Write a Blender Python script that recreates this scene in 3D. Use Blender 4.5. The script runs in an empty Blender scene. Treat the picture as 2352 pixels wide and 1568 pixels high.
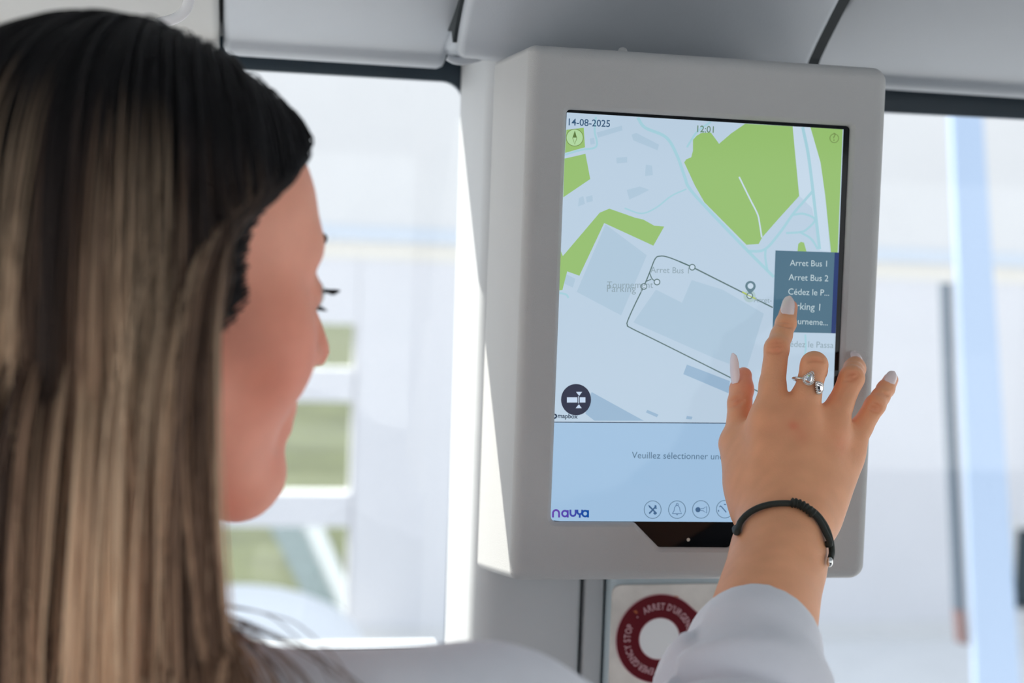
import bpy, bmesh, math
import numpy as np
from mathutils import Vector, Matrix
PI = math.pi
rng = np.random.default_rng(7)
sc = bpy.context.scene
COL = sc.collection

# ------------------------------------------------------------------ camera, world, sun, exposure
Z0 = 1.75                                   # height of the screen's lower edge above the ground outside
CAM = np.array([-.2184, -.957, .1679 + Z0])
YAW, PITCH, ROLL = .1923, .0447, .0353
FPX, CX, CY = 3267., 1176., 784.
_f = np.array([math.sin(YAW)*math.cos(PITCH), math.cos(YAW)*math.cos(PITCH), -math.sin(PITCH)])
_r0 = np.array([math.cos(YAW), -math.sin(YAW), 0.])
_u0 = np.cross(_r0, _f)
_r = math.cos(ROLL)*_r0 + math.sin(ROLL)*_u0
_u = -math.sin(ROLL)*_r0 + math.cos(ROLL)*_u0
cam = bpy.data.cameras.new('camera')
camo = bpy.data.objects.new('camera', cam); COL.objects.link(camo)
M = Matrix(((_r[0], _u[0], -_f[0], CAM[0]), (_r[1], _u[1], -_f[1], CAM[1]), (_r[2], _u[2], -_f[2], CAM[2]), (0, 0, 0, 1)))
camo.matrix_world = M
cam.sensor_width = 36.; cam.lens = FPX/2352.*36.
cam.clip_start = .02; cam.clip_end = 300
cam.dof.use_dof = True; cam.dof.focus_distance = .945; cam.dof.aperture_fstop = 4.6
sc.camera = camo

w = bpy.data.worlds.new('sky'); sc.world = w; w.use_nodes = True
nt = w.node_tree; nt.nodes.clear()
wo = nt.nodes.new('ShaderNodeOutputWorld'); bg = nt.nodes.new('ShaderNodeBackground')
tc = nt.nodes.new('ShaderNodeTexCoord'); sx = nt.nodes.new('ShaderNodeSeparateXYZ'); rp = nt.nodes.new('ShaderNodeValToRGB')
nt.links.new(tc.outputs['Generated'], sx.inputs[0]); nt.links.new(sx.outputs['Z'], rp.inputs[0])
rp.color_ramp.elements[0].position = 0.; rp.color_ramp.elements[0].color = (.97, .975, 1., 1)
rp.color_ramp.elements[1].position = .7; rp.color_ramp.elements[1].color = (.72, .84, 1., 1)
nt.links.new(rp.outputs[0], bg.inputs[0]); bg.inputs[1].default_value = 1.25
nt.links.new(bg.outputs[0], wo.inputs[0])

sun = bpy.data.lights.new('sun', 'SUN'); suno = bpy.data.objects.new('sun', sun); COL.objects.link(suno)
suno.location = (-3, 8, 12)
suno.rotation_euler = Vector((.72, -1, -1.15)).to_track_quat('-Z', 'Y').to_euler()
sun.energy = 10.; sun.angle = .0093; sun.color = (1., .95, .88)
sc.view_settings.view_transform = 'Standard'; sc.view_settings.look = 'None'
sc.view_settings.gamma = 1.; sc.view_settings.exposure = .2; sc.view_settings.use_curve_mapping = False
sc.cycles.use_denoising = True
sc.cycles.max_bounces = 8; sc.cycles.transparent_max_bounces = 12
sc.cycles.caustics_reflective = False; sc.cycles.caustics_refractive = False

# ------------------------------------------------------------------ helpers
def ray(px, py): return _f + _r*(px-CX)/FPX - _u*(py-CY)/FPX
def PY(px, py, Y): d = ray(px, py); return CAM + d*(Y-CAM[1])/d[1]      # point on the plane y = Y
def PD(px, py, D): return CAM + ray(px, py)*D                           # point at depth D
def lin(c): return tuple(((x/255.)/12.92 if x <= 10 else (((x/255.)+.055)/1.055)**2.4) for x in c)

def mat(name, col, rough=.5, noise=0., nscale=30., bump=0., bscale=300., metal=0., spec=.5, emit=None, estr=1., sss=0., sssr=(1, .3, .15), attr=None, coat=0., ior=None):
    m = bpy.data.materials.new(name); m.use_nodes = True
    n = m.node_tree.nodes; l = m.node_tree.links; b = n['Principled BSDF']
    b.inputs['Roughness'].default_value = rough; b.inputs['Metallic'].default_value = metal
    b.inputs['Specular IOR Level'].default_value = spec
    c4 = tuple(col) + (1,)
    b.inputs['Base Color'].default_value = c4
    src = None
    if attr:
        a = n.new('ShaderNodeAttribute'); a.attribute_name = attr; src = a.outputs['Color']
    tcn = None
    if noise > 0:
        tcn = n.new('ShaderNodeTexCoord')
        nz = n.new('ShaderNodeTexNoise'); nz.inputs['Scale'].default_value = nscale; nz.inputs['Detail'].default_value = 5
        l.new(tcn.outputs['Object'], nz.inputs['Vector'])
        mr = n.new('ShaderNodeMapRange'); mr.inputs[3].default_value = 1-noise; mr.inputs[4].default_value = 1+noise
        mr.inputs[1].default_value = .25; mr.inputs[2].default_value = .75
        l.new(nz.outputs['Fac'], mr.inputs[0])
        mx = n.new('ShaderNodeMix'); mx.data_type = 'RGBA'; mx.blend_type = 'MULTIPLY'; mx.inputs[0].default_value = 1
        if src: l.new(src, mx.inputs[6])
        else: mx.inputs[6].default_value = c4
        l.new(mr.outputs[0], mx.inputs[7]); src = mx.outputs[2]
    if src: l.new(src, b.inputs['Base Color'])
    if bump > 0:
        tcn = tcn or n.new('ShaderNodeTexCoord')
        nb = n.new('ShaderNodeTexNoise'); nb.inputs['Scale'].default_value = bscale; nb.inputs['Detail'].default_value = 4
        l.new(tcn.outputs['Object'], nb.inputs['Vector'])
        bp = n.new('ShaderNodeBump'); bp.inputs['Strength'].default_value = bump; bp.inputs['Distance'].default_value = .001
        l.new(nb.outputs['Fac'], bp.inputs['Height']); l.new(bp.outputs[0], b.inputs['Normal'])
    if emit is not None:
        b.inputs['Emission Color'].default_value = tuple(emit)+(1,); b.inputs['Emission Strength'].default_value = estr
    if sss > 0:
        b.inputs['Subsurface Weight'].default_value = sss; b.inputs['Subsurface Radius'].default_value = sssr
        b.inputs['Subsurface Scale'].default_value = .006
    if coat > 0: b.inputs['Coat Weight'].default_value = coat; b.inputs['Coat Roughness'].default_value = .05
    return m

WLOC = {}
def wloc(o): return WLOC.get(o.name, np.zeros(3)) if o is not None else np.zeros(3)
def props(o, label=None, cat=None, group=None, kind=None):
    if label: o['label'] = label
    if cat: o['category'] = cat
    if group: o['group'] = group
    if kind: o['kind'] = kind
    return o
def thing(name, loc, label, cat, group=None):
    o = bpy.data.objects.new(name, None); COL.objects.link(o); o.location = tuple(loc); o.empty_display_size = .05
    WLOC[o.name] = np.array(loc, float)
    return props(o, label, cat, group)
def obj(name, V, F, m, parent=None, smooth=False, origin=None, sharp=None):
    """one mesh object; V in world coordinates"""
    V = np.asarray(V, float)
    if origin is None: origin = wloc(parent) if parent is not None else V.mean(0)
    origin = np.asarray(origin, float)
    me = bpy.data.meshes.new(name); me.from_pydata([tuple(v) for v in (V-origin)], [], [tuple(int(i) for i in f) for f in F])
    me.materials.append(m)
    bm = bmesh.new(); bm.from_mesh(me); bmesh.ops.recalc_face_normals(bm, faces=bm.faces[:]); bm.to_mesh(me); bm.free()
    if smooth or sharp:
        me.polygons.foreach_set('use_smooth', [True]*len(me.polygons))
        if sharp: me.set_sharp_from_angle(angle=math.radians(sharp))
    me.update()
    o = bpy.data.objects.new(name, me); COL.objects.link(o)
    o.location = tuple(origin - wloc(parent))
    if parent is not None: o.parent = parent
    WLOC[o.name] = origin
    return o
def struct(name, V, F, m, parent=None, **k):
    o = obj(name, V, F, m, parent, **k)
    if parent is None: o['kind'] = 'structure'
    return o

class MB:
    """collects shapes into one mesh"""
    def __init__(s): s.V = []; s.F = []
    def add(s, V, F):
        k = len(s.V); s.V += [np.array(v, float) for v in V]; s.F += [tuple(i+k for i in f) for f in F]; return s
    def box(s, lo, hi, bev=0.):
        lo = np.array(lo, float); hi = np.array(hi, float)
        bm = bmesh.new(); bmesh.ops.create_cube(bm, size=1)
        for v in bm.verts: v.co = Vector(((lo+hi)/2 + np.array(v.co)*(hi-lo)))
        if bev > 0: bmesh.ops.bevel(bm, geom=bm.edges[:], offset=bev, segments=3, profile=.5, affect='EDGES')
        bm.verts.index_update(); s.add([v.co for v in bm.verts], [[v.index for v in f.verts] for f in bm.faces]); bm.free(); return s
    def tube(s, P, r, n=12, closed=False, cap=True):
        P = np.asarray(P, float); N = len(P); r = np.broadcast_to(np.asarray(r, float), (N,))
        T = np.roll(P, -1, 0) - np.roll(P, 1, 0) if closed else np.gradient(P, axis=0)
        T /= np.linalg.norm(T, axis=1, keepdims=True)+1e-12
        ref = np.array([0, 0, 1.]) if abs(T[0] @ np.array([0, 0, 1.])) < .9 else np.array([1., 0, 0])
        nrm = np.cross(T[0], ref); nrm /= np.linalg.norm(nrm); V = []
        for i in range(N):
            nrm = nrm - T[i]*(nrm @ T[i]); nrm /= np.linalg.norm(nrm); b = np.cross(T[i], nrm)
            for k in range(n):
                a = 2*PI*k/n; V.append(P[i] + r[i]*(math.cos(a)*nrm + math.sin(a)*b))
        F = []
        for i in range(N if closed else N-1):
            j = (i+1) % N
            for k in range(n): F.append((i*n+k, i*n+(k+1) % n, j*n+(k+1) % n, j*n+k))
        if not closed and cap: F.append(tuple(range(n))[::-1]); F.append(tuple((N-1)*n+k for k in range(n)))
        return s.add(V, F)
    def sphere(s, c, r, n=10, sc3=(1, 1, 1)):
        V = [np.array(c)+np.array(sc3)*np.array([0, 0, r])]; F = []
        for i in range(1, n):
            t = PI*i/n
            for k in range(2*n): p = PI*k/n; V.append(np.array(c)+np.array(sc3)*r*np.array([math.sin(t)*math.cos(p), math.sin(t)*math.sin(p), math.cos(t)]))
        V.append(np.array(c)-np.array(sc3)*np.array([0, 0, r])); m2 = 2*n
        for k in range(m2):
            F.append((0, 1+k, 1+(k+1) % m2))
            for i in range(n-2): F.append((1+i*m2+k, 1+(i+1)*m2+k, 1+(i+1)*m2+(k+1) % m2, 1+i*m2+(k+1) % m2))
            F.append((len(V)-1, 1+(n-2)*m2+(k+1) % m2, 1+(n-2)*m2+k))
        return s.add(V, F)
    def build(s, name, m, parent=None, **k): return obj(name, s.V, s.F, m, parent, **k)

def smooth_path(pts, n=8, closed=False):
    """Catmull-Rom through the points"""
    P = np.asarray(pts, float); N = len(P); out = []
    for i in range(N if closed else N-1):
        p0 = P[(i-1) % N] if closed or i > 0 else 2*P[0]-P[1]
        p1 = P[i]; p2 = P[(i+1) % N]
        p3 = P[(i+2) % N] if closed or i+2 < N else 2*P[-1]-P[-2]
        for k in range(n):
            t = k/n; out.append(.5*((2*p1)+(-p0+p2)*t+(2*p0-5*p1+4*p2-p3)*t*t+(-p0+3*p1-3*p2+p3)*t**3))
    if not closed: out.append(P[-1])
    return np.array(out)
def rounded(poly, r, n=6):
    """2-D polygon with rounded corners; r one radius or one per corner"""
    P = np.asarray(poly, float); N = len(P); out = []; r = np.broadcast_to(np.asarray(r, float), (N,))
    for i in range(N):
        a, b, c = P[i-1], P[i], P[(i+1) % N]
        if r[i] <= 0: out.append(b); continue
        d1 = (a-b)/np.linalg.norm(a-b); d2 = (c-b)/np.linalg.norm(c-b)
        ang = math.acos(np.clip(d1@d2, -1, 1)); t = min(r[i]/math.tan(ang/2), .49*np.linalg.norm(a-b), .49*np.linalg.norm(c-b)); rr = t*math.tan(ang/2)
        o = b + (d1+d2)/np.linalg.norm(d1+d2)*rr/math.sin(ang/2)
        s0 = b+d1*t-o; s1 = b+d2*t-o
        a0 = math.atan2(s0[1], s0[0]); a1 = math.atan2(s1[1], s1[0]); da = (a1-a0+PI) % (2*PI)-PI
        for k in range(n+1): aa = a0+da*k/n; out.append(o+rr*np.array([math.cos(aa), math.sin(aa)]))
    return np.array(out)
def offset(poly, d):
    """inset (d>0) of a CCW polygon, vertex by vertex"""
    P = np.asarray(poly, float); e1 = P-np.roll(P, 1, 0); e2 = np.roll(P, -1, 0)-P
    n1 = np.stack([-e1[:, 1], e1[:, 0]], 1); n1 /= np.linalg.norm(n1, axis=1, keepdims=True)+1e-12
    n2 = np.stack([-e2[:, 1], e2[:, 0]], 1); n2 /= np.linalg.norm(n2, axis=1, keepdims=True)+1e-12
    m = n1+n2; m /= (m*m).sum(1, keepdims=True)/2+1e-12
    return P+m*d
def ring_fill(loops_xz, ys):
    """flat face at y between outer and inner loops -> V, F (triangles)"""
    bm = bmesh.new(); es = []
    for L, y in zip(loops_xz, ys):
        vs = [bm.verts.new((p[0], y, p[1])) for p in L]
        for i in range(len(vs)): es.append(bm.edges.new((vs[i], vs[(i+1) % len(vs)])))
    bmesh.ops.triangle_fill(bm, use_beauty=True, use_dissolve=False, edges=es)
    bm.verts.index_update(); V = [np.array(v.co) for v in bm.verts]; F = [[v.index for v in f.verts] for f in bm.faces]; bm.free(); return V, F
def prism(poly, y0, y1):
    """solid between y0 and y1 from an x-z outline"""
    n = len(poly); V0, F0 = ring_fill([poly], [y0]); V = list(V0) + [np.array([p[0], y1, p[2]]) for p in V0]
    F = [tuple(f) for f in F0] + [tuple(i+n for i in f) for f in F0]
    for i in range(n): F.append((i, (i+1) % n, n+(i+1) % n, n+i))
    return V, F
def extrude_x(prof, x0, x1, caps=True):
    """closed y-z profile swept along x"""
    n = len(prof); V = [np.array([x0, p[0], p[1]]) for p in prof]+[np.array([x1, p[0], p[1]]) for p in prof]
    F = [(i, (i+1) % n, n+(i+1) % n, n+i) for i in range(n)]
    if caps: F += [tuple(range(n)), tuple(range(n, 2*n))]
    return V, F
def text_mesh(s, size, bold=0., align='LEFT', space=1.):
    cu = bpy.data.curves.new('txt', 'FONT'); cu.body = s; cu.size = size; cu.align_x = align; cu.offset = bold; cu.resolution_u = 3; cu.space_character = space
    o = bpy.data.objects.new('txt', cu); COL.objects.link(o); bpy.context.view_layer.update()
    me = o.evaluated_get(bpy.context.evaluated_depsgraph_get()).to_mesh()
    V = [np.array(v.co) for v in me.vertices]; F = [tuple(p.vertices) for p in me.polygons]
    o.evaluated_get(bpy.context.evaluated_depsgraph_get()).to_mesh_clear()
    bpy.data.objects.remove(o); bpy.data.curves.remove(cu); return V, F

# ------------------------------------------------------------------ signed-distance modelling (for the person)
class Cone:
    def __init__(s, a, b, r1, r2): s.a = np.array(a, float); s.b = np.array(b, float); s.r1 = r1; s.r2 = r2
    def bbox(s): R = max(s.r1, s.r2); return np.minimum(s.a, s.b)-R, np.maximum(s.a, s.b)+R
    def d(s, P):
        ab = s.b-s.a; t = np.clip(((P-s.a)@ab)/max(ab@ab, 1e-12), 0, 1)
        return np.linalg.norm(P-s.a-t[..., None]*ab, axis=-1)-(s.r1+t*(s.r2-s.r1))
class Ell:
    def __init__(s, c, r, R=np.eye(3)): s.c = np.array(c, float); s.r = np.array(r, float); s.R = np.array(R, float)   # columns of R = axes
    def bbox(s): m = s.r.max(); return s.c-m, s.c+m
    def d(s, P):
        q = (P-s.c)@s.R; k0 = np.linalg.norm(q/s.r, axis=-1); k1 = np.linalg.norm(q/(s.r**2), axis=-1)+1e-9
        return k0*(k0-1)/k1
def smin(a, b, k):
    h = np.maximum(k-np.abs(a-b), 0)/k; return np.minimum(a, b)-h*h*k/4
def smax(a, b, k): return -smin(-a, -b, k)
def field(ops, P):
    D = np.full(P.shape[:-1], .5)
    for kind, pr, k in ops:
        d = pr.d(P); D = smin(D, d, k) if kind == 'u' else smax(D, -d, k)
    return D
def sdf_mesh(ops, h, lo=None, hi=None, post=None):
    bb = [o[1].bbox() for o in ops if o[0] == 'u']
    lo = np.min([b[0] for b in bb], 0)-3*h if lo is None else np.array(lo); hi = np.max([b[1] for b in bb], 0)+3*h if hi is None else np.array(hi)
    n = np.ceil((hi-lo)/h).astype(int)+1
    ax = [lo[i]+h*np.arange(n[i]) for i in range(3)]
    D = np.full(n, .06)
    for kind, pr, k in ops:
        b0, b1 = pr.bbox(); mg = k+3*h
        i0 = np.clip(np.floor((b0-mg-lo)/h).astype(int), 0, n); i1 = np.clip(np.ceil((b1+mg-lo)/h).astype(int)+1, 0, n)
        if np.any(i1 <= i0): continue
        s = tuple(slice(a, b) for a, b in zip(i0, i1))
        P = np.stack(np.meshgrid(*[ax[i][s[i]] for i in range(3)], indexing='ij'), -1)
        d = pr.d(P); D[s] = smin(D[s], d, k) if kind == 'u' else smax(D[s], -d, k)
    if post is not None: D = post(D, ax)
    S = D < 0; nx, ny, nz = n-1
    acc = np.zeros((nx, ny, nz, 3)); cnt = np.zeros((nx, ny, nz))
    cor = lambda A, o: A[o[0]:o[0]+nx, o[1]:o[1]+ny, o[2]:o[2]+nz]
    for axn in range(3):
        for u in (0, 1):
            for v in (0, 1):
                o0 = [0, 0, 0]; oth = [i for i in range(3) if i != axn]; o0[oth[0]] = u; o0[oth[1]] = v; o1 = list(o0); o1[axn] = 1
                a = cor(D, o0); b = cor(D, o1); m = cor(S, o0) != cor(S, o1)
                ii = np.nonzero(m); t = a[ii]/(a[ii]-b[ii]); p = np.zeros((len(t), 3)); p[:] = o0; p[:, axn] += t
                acc[ii] += p; cnt[ii] += 1
    act = np.nonzero(cnt > 0); idx = np.full((nx, ny, nz), -1); idx[act] = np.arange(len(act[0]))
    V = lo+h*(np.stack(act, -1)+acc[act]/cnt[act][:, None]); F = []
    for axn in range(3):
        oth = [(axn+1) % 3, (axn+2) % 3]; sl0 = [slice(0, None)]*3; sl1 = [slice(0, None)]*3; sl0[axn] = slice(0, -1); sl1[axn] = slice(1, None)
        m = S[tuple(sl0)] != S[tuple(sl1)]
        q = np.stack(np.nonzero(m), -1); ok = (q[:, oth[0]] > 0) & (q[:, oth[1]] > 0) & (q[:, oth[0]] < (n-1)[oth[0]]) & (q[:, oth[1]] < (n-1)[oth[1]]); q = q[ok]
        flip = S[tuple(sl0)][tuple(q.T)]
        e0 = np.zeros(3, int); e0[oth[0]] = 1; e1 = np.zeros(3, int); e1[oth[1]] = 1
        g = lambda z: idx[tuple(z.T)]
        f = np.stack([g(q-e0-e1), g(q-e1), g(q), g(q-e0)], 1); f[~flip] = f[~flip][:, ::-1]; F.append(f)
    return V, np.concatenate(F)
def vcol(o, name, cols):
    a = o.data.color_attributes.new(name, 'FLOAT_COLOR', 'POINT'); c = np.ones((len(cols), 4), np.float32); c[:, :3] = cols
    a.data.foreach_set('color', c.ravel())
def vnoise(P, s, seed=0):
    """cheap smooth noise in about -1..1"""
    r = np.random.default_rng(seed); o = np.zeros(P.shape[:-1])
    for i in range(6):
        k = r.normal(size=3)*s*(1+.4*i); o = o+np.sin(P@k+r.uniform(0, 6.28))/(1+.35*i)
    return o/3.2

# ------------------------------------------------------------------ materials
m_panel = mat('moulded_panel', (.43, .46, .50), .45, noise=.03, nscale=8, bump=.25, bscale=900)
m_panelw = mat('moulded_panel_warm', (.50, .50, .485), .45, noise=.03, nscale=8, bump=.25, bscale=900)
m_dark = mat('dark_gap', (.012, .018, .022), .7)
m_frit = mat('tinted_frame', (.018, .034, .05), .35)
m_house = mat('display_housing', (.50, .50, .495), .5, noise=.02, nscale=12, bump=.35, bscale=1400)
m_pill = mat('pillar_plastic', (.56, .575, .59), .5, noise=.02, nscale=10, bump=.2, bscale=1200)
m_pillblue = mat('pillar_edge', (.50, .58, .62), .4)
m_floor = mat('vehicle_floor', (.22, .23, .25), .7, noise=.1, nscale=200)
m_glossblk = mat('black_glass', (.003, .004, .006), .08, spec=.3)
m_white = mat('white_facade', (.72, .71, .735), .7, noise=.02, nscale=3)
m_white_up = mat('white_fascia', (.71, .70, .70), .7, noise=.02, nscale=3)
m_ledge = mat('ledge_shade', (.62, .67, .74), .6)  # grey-blue puts the shade under the ledge into its colour
m_apron = mat('pale_concrete', (.52, .505, .50), .85, noise=.06, nscale=4)
m_grass = mat('lawn_grass', (.074, .084, .032), .95, noise=.35, nscale=1.2)
m_asph = mat('dark_asphalt', (.055, .085, .095), .8, noise=.15, nscale=3)
m_kerb = mat('grey_kerb', (.26, .28, .30), .8)
m_post = mat('pale_blue_paint', (.44, .555, .74), .5)
m_post_dk = mat('dark_rubber', (.11, .14, .18), .6)
m_brown = mat('brown_paint', (.20, .13, .13), .6)
m_bench = mat('white_moulding', (.84, .84, .86), .5)
def glass_mat(name, tint, refl):
    m = bpy.data.materials.new(name); m.use_nodes = True; n = m.node_tree.nodes; l = m.node_tree.links; n.clear()
    o = n.new('ShaderNodeOutputMaterial'); a = n.new('ShaderNodeBsdfTransparent'); g = n.new('ShaderNodeBsdfGlossy'); x = n.new('ShaderNodeMixShader'); fr = n.new('ShaderNodeLayerWeight'); pw = n.new('ShaderNodeMath'); ma = n.new('ShaderNodeMath')
    pw.operation = 'POWER'; pw.inputs[1].default_value = 4; ma.operation = 'MULTIPLY_ADD'; ma.inputs[1].default_value = .5; ma.inputs[2].default_value = refl; fr.inputs[0].default_value = .5
    l.new(fr.outputs['Facing'], pw.inputs[0]); l.new(pw.outputs[0], ma.inputs[0]); a.inputs[0].default_value = tint+(1,); g.inputs['Roughness'].default_value = .02
    l.new(ma.outputs[0], x.inputs[0]); l.new(a.outputs[0], x.inputs[1]); l.new(g.outputs[0], x.inputs[2]); l.new(x.outputs[0], o.inputs[0]); return m
m_glass = glass_mat('clear_glass', (.97, .985, .98), .03)

# ------------------------------------------------------------------ setting: shuttle shell
XL, XR, YB, YF = -1.45, 2.7, -2.05, .305
def rounded_extrude(prof, x0, x1, r):
    """y-z profile (counter-clockwise) swept along x with rounded ends"""
    secs = [(x0, r), (x0+r*.3, r*.3), (x0+r, 0), (x1-r, 0), (x1-r*.3, r*.3), (x1, r)]; n = len(prof); V = []; F = []
    for x, d in secs:
        for p in offset(prof, d): V.append(np.array([x, p[0], p[1]]))
    for s in range(len(secs)-1):
        for i in range(n): F.append((s*n+i, s*n+(i+1) % n, (s+1)*n+(i+1) % n, (s+1)*n+i))
    F += [tuple(range(n)), tuple(range((len(secs)-1)*n, len(secs)*n))]; return V, F

MB_ = MB().box((XL, YB, .28), (XR, YF, .35)); struct('floor', MB_.V, MB_.F, m_floor)
MB_ = MB().box((XL-.05, YB-.05, Z0+.62), (XR+.05, YF+.05, Z0+.68)); struct('ceiling', MB_.V, MB_.F, m_panel)
def wall_with_window(name, wname, axis, pos, a0, a1, thick=.05, z_lo=1.05, z_hi=2.13):
    """wall below and above one long window, plus its glass"""
    def bx(lo, hi):
        m = MB(); m.box(lo, hi); return m
    def span(u0, u1, z0, z1, t0, t1): return ((u0, pos+t0, z0), (u1, pos+t1, z1)) if axis == 'y' else ((pos+t0, u0, z0), (pos+t1, u1, z1))
    m = MB().box(*span(a0, a1, .28, z_lo, -thick, 0)).box(*span(a0, a1, z_hi, Z0+.68, -thick, 0))
    m.box(*span(a0, a0+.08, z_lo, z_hi, -thick, 0)).box(*span(a1-.08, a1, z_lo, z_hi, -thick, 0))
    struct(name, m.V, m.F, m_panel)
    g = MB().box(*span(a0+.08, a1-.08, z_lo, z_hi, -thick*.6, -thick*.5))
    return g
m_dkwall = mat('charcoal_trim', (.05, .052, .056), .75)
m = MB().box((XL, YB-.05, 1.28), (-.4, YB, Z0+.68)).box((2.0, YB-.05, 1.28), (XR, YB, Z0+.68)).box((-.4, YB-.05, 2.22), (2.0, YB, Z0+.68)); struct('wall_rear', m.V, m.F, m_panel)
m = MB().box((XL, YB-.05, .28), (XR, YB+.004, 1.42)); struct('baseboard_rear', m.V, m.F, m_dkwall)
m = MB().box((-.4, YB-.03, 1.42), (2.0, YB-.025, 2.22)); struct('window_3', m.V, m.F, m_glass)
g = wall_with_window('wall_left', 'window_4', 'x', XL, YB, YF, z_lo=.5, z_hi=2.3); struct('window_4', g.V, g.F, m_glass)
g = wall_with_window('wall_right', 'window_5', 'x', XR+.05, YB, YF, z_lo=.5, z_hi=2.3); struct('window_5', g.V, g.F, m_glass)

# front wall: below both windows and the header above them
sill_z = PY(800, 1503, .3)[2]
fw = MB().box((XL, YF-.01, .28), (-.0275, YF+.05, sill_z)).box((.20, YF-.01, .28), (XR, YF+.05, .50))
struct('wall_front', fw.V, fw.F, m_panel)
sl = MB().box((XL, .245, sill_z-.03), (-.029, YF+.02, sill_z-.004), .006); struct('trim_1', sl.V, sl.F, m_bench, smooth=True, sharp=40)
hd = MB().box((XL, YF+.01, Z0+.372), (XR, YF+.05, Z0+.66)); struct('wall_header', hd.V, hd.F, m_dark)

# window 1 (left): dark rounded frame and glass
zt0 = PY(570, 160, .305); zt1 = PY(1012, 186, .305); xe = PY(1059, 320, .305)[0]+.001
def zline(x): t = (x-zt0[0])/(zt1[0]-zt0[0]); return zt0[2]+t*(zt1[2]-zt0[2])
hole = rounded([(-1.3, sill_z), (xe, sill_z), (xe, zline(xe)), (-1.3, zline(-1.3))], [.02, .004, .019, .02], 8)
outer = np.array([(-1.43, sill_z-.03), (xe+.012, sill_z-.03), (xe+.012, Z0+.385), (-1.43, Z0+.385)])
V, F = ring_fill([outer, hole], [.305, .305]); n0 = len(V)
V = list(V)+[np.array([v[0], .312, v[2]]) for v in V]; F = [tuple(f) for f in F]+[tuple(i+n0 for i in f) for f in F]
for L, k0 in ((len(outer), 0), (len(hole), len(outer))):
    F += [(k0+i, k0+(i+1) % L, n0+k0+(i+1) % L, n0+k0+i) for i in range(L)]
win1 = struct('window_1', V, F, m_frit)
gp = MB().box((-1.43, .3125, sill_z-.03), (xe+.012, .3165, Z0+.385)); struct('pane', gp.V, gp.F, m_glass, win1)

# window 2 (right)
a = PY(2045, 245, .305); b = PY(2352, 250, .305)
def zl2(x): return a[2]+(x-a[0])/(b[0]-a[0])*(b[2]-a[2])
hole = rounded([(.215, .55), (2.6, .55), (2.6, zl2(.8)), (.215, zl2(.215))], [.02, .02, .02, .02], 6)
outer = np.array([(.2, .5), (2.68, .5), (2.68, Z0+.39), (.2, Z0+.39)])
V, F = ring_fill([outer, hole], [.305, .305]); n0 = len(V)
V = list(V)+[np.array([v[0], .312, v[2]]) for v in V]; F = [tuple(f) for f in F]+[tuple(i+n0 for i in f) for f in F]
for L, k0 in ((len(outer), 0), (len(hole), len(outer))):
    F += [(k0+i, k0+(i+1) % L, n0+k0+(i+1) % L, n0+k0+i) for i in range(L)]
win2 = struct('window_2', V, F, m_frit)
gp = MB().box((.2, .3125, .5), (2.68, .3165, Z0+.39)); struct('pane', gp.V, gp.F, m_glass, win2)

# overhead coving: four moulded panels with dark gaps between them
def cove(dz=0., dy=0., deep=False):
    p = [(.262, .372), (.262, .348), (.259, .3445), (.252, .3425), (.243, .3435), (.2385, .3475), (.2375, .3515), (.231, .3545), (.222, .3565), (.20, .3605),
         (.16, .3695), (.12, .382), (.08, .399), (.03, .424), (-.02, .450), (-.2, .52), (-.5, .585), (-.7, .60), (-.7, .618), (.262, .618)]
    if deep:     # the central panel stands further into the cabin and wraps over the head of the pillar
        p = [(.262, .372), (.262, .356), (.172, .350), (.164, .3395), (.158, .3372), (.151, .3370), (.1445, .3395), (.1415, .3440), (.136, .3500),
             (.122, .3610), (.10, .3765), (.07, .397), (.03, .423), (-.02, .452), (-.2, .525), (-.5, .587), (-.7, .60), (-.7, .618), (.262, .618)]
    P = np.array([(y+dy, z+dz+Z0) for y, z in p])
    ar = .5*np.sum(P[:, 0]*np.roll(P[:, 1], -1)-np.roll(P[:, 0], -1)*P[:, 1])
    return P if ar > 0 else P[::-1]
back = MB().add(*extrude_x(np.array([(.275, .618+Z0), (.275, .362+Z0), (.22, .378+Z0), (.10, .41+Z0), (-.2, .54+Z0), (-.66, .612+Z0)]), XL, XR))
struct('trim_6', back.V, back.F, m_dark)
for nm, x0, x1, dz, dy, m, r, dp in (('trim_2', XL+.02, -.2375, .000, -.004, m_panelw, .006, False), ('trim_3', -.2345, -.0500, .0005, 0., m_panel, .007, False),
                              ('trim_4', -.0545, .2330, .001, 0., m_panel, .006, True), ('trim_5', .2500, XR-.02, .008, .004, m_panel, .006, False)):
    V, F = rounded_extrude(cove(dz, dy, dp), x0, x1, r); struct(nm, V, F, m, smooth=True, sharp=50)
for xa, xb, ins in ((-.0575, -.0540, .0120), (.2325, .2420, .0045)):
    V, F = extrude_x(offset(cove(.001, 0., True), ins), xa, xb); obj('seal', V, F, m_dark, bpy.data.objects['trim_4'])
t4 = bpy.data.objects['trim_4']; t3 = bpy.data.objects['trim_3']
# hooked lip on the central coving and a small slot under the left one
p0 = [PY(x, y, .158) for x, y in ((1100, 128), (1082, 134), (1062, 139), (1044, 138), (1028, 131))]
lp = MB().tube(smooth_path(p0, 6), np.linspace(.0045, .0028, 25), 10); lp.build('lip', m_panel, t4, smooth=True)
c = PY(861, 114, .238); sl_ = MB().add(*prism(rounded([(c[0]-.008, c[2]-.0008), (c[0]+.008, c[2]-.0012), (c[0]+.008, c[2]+.0008), (c[0]-.008, c[2]+.0012)], .0006, 3), .2372, .240))
sl_.build('slot', m_dark, t3)

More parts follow.
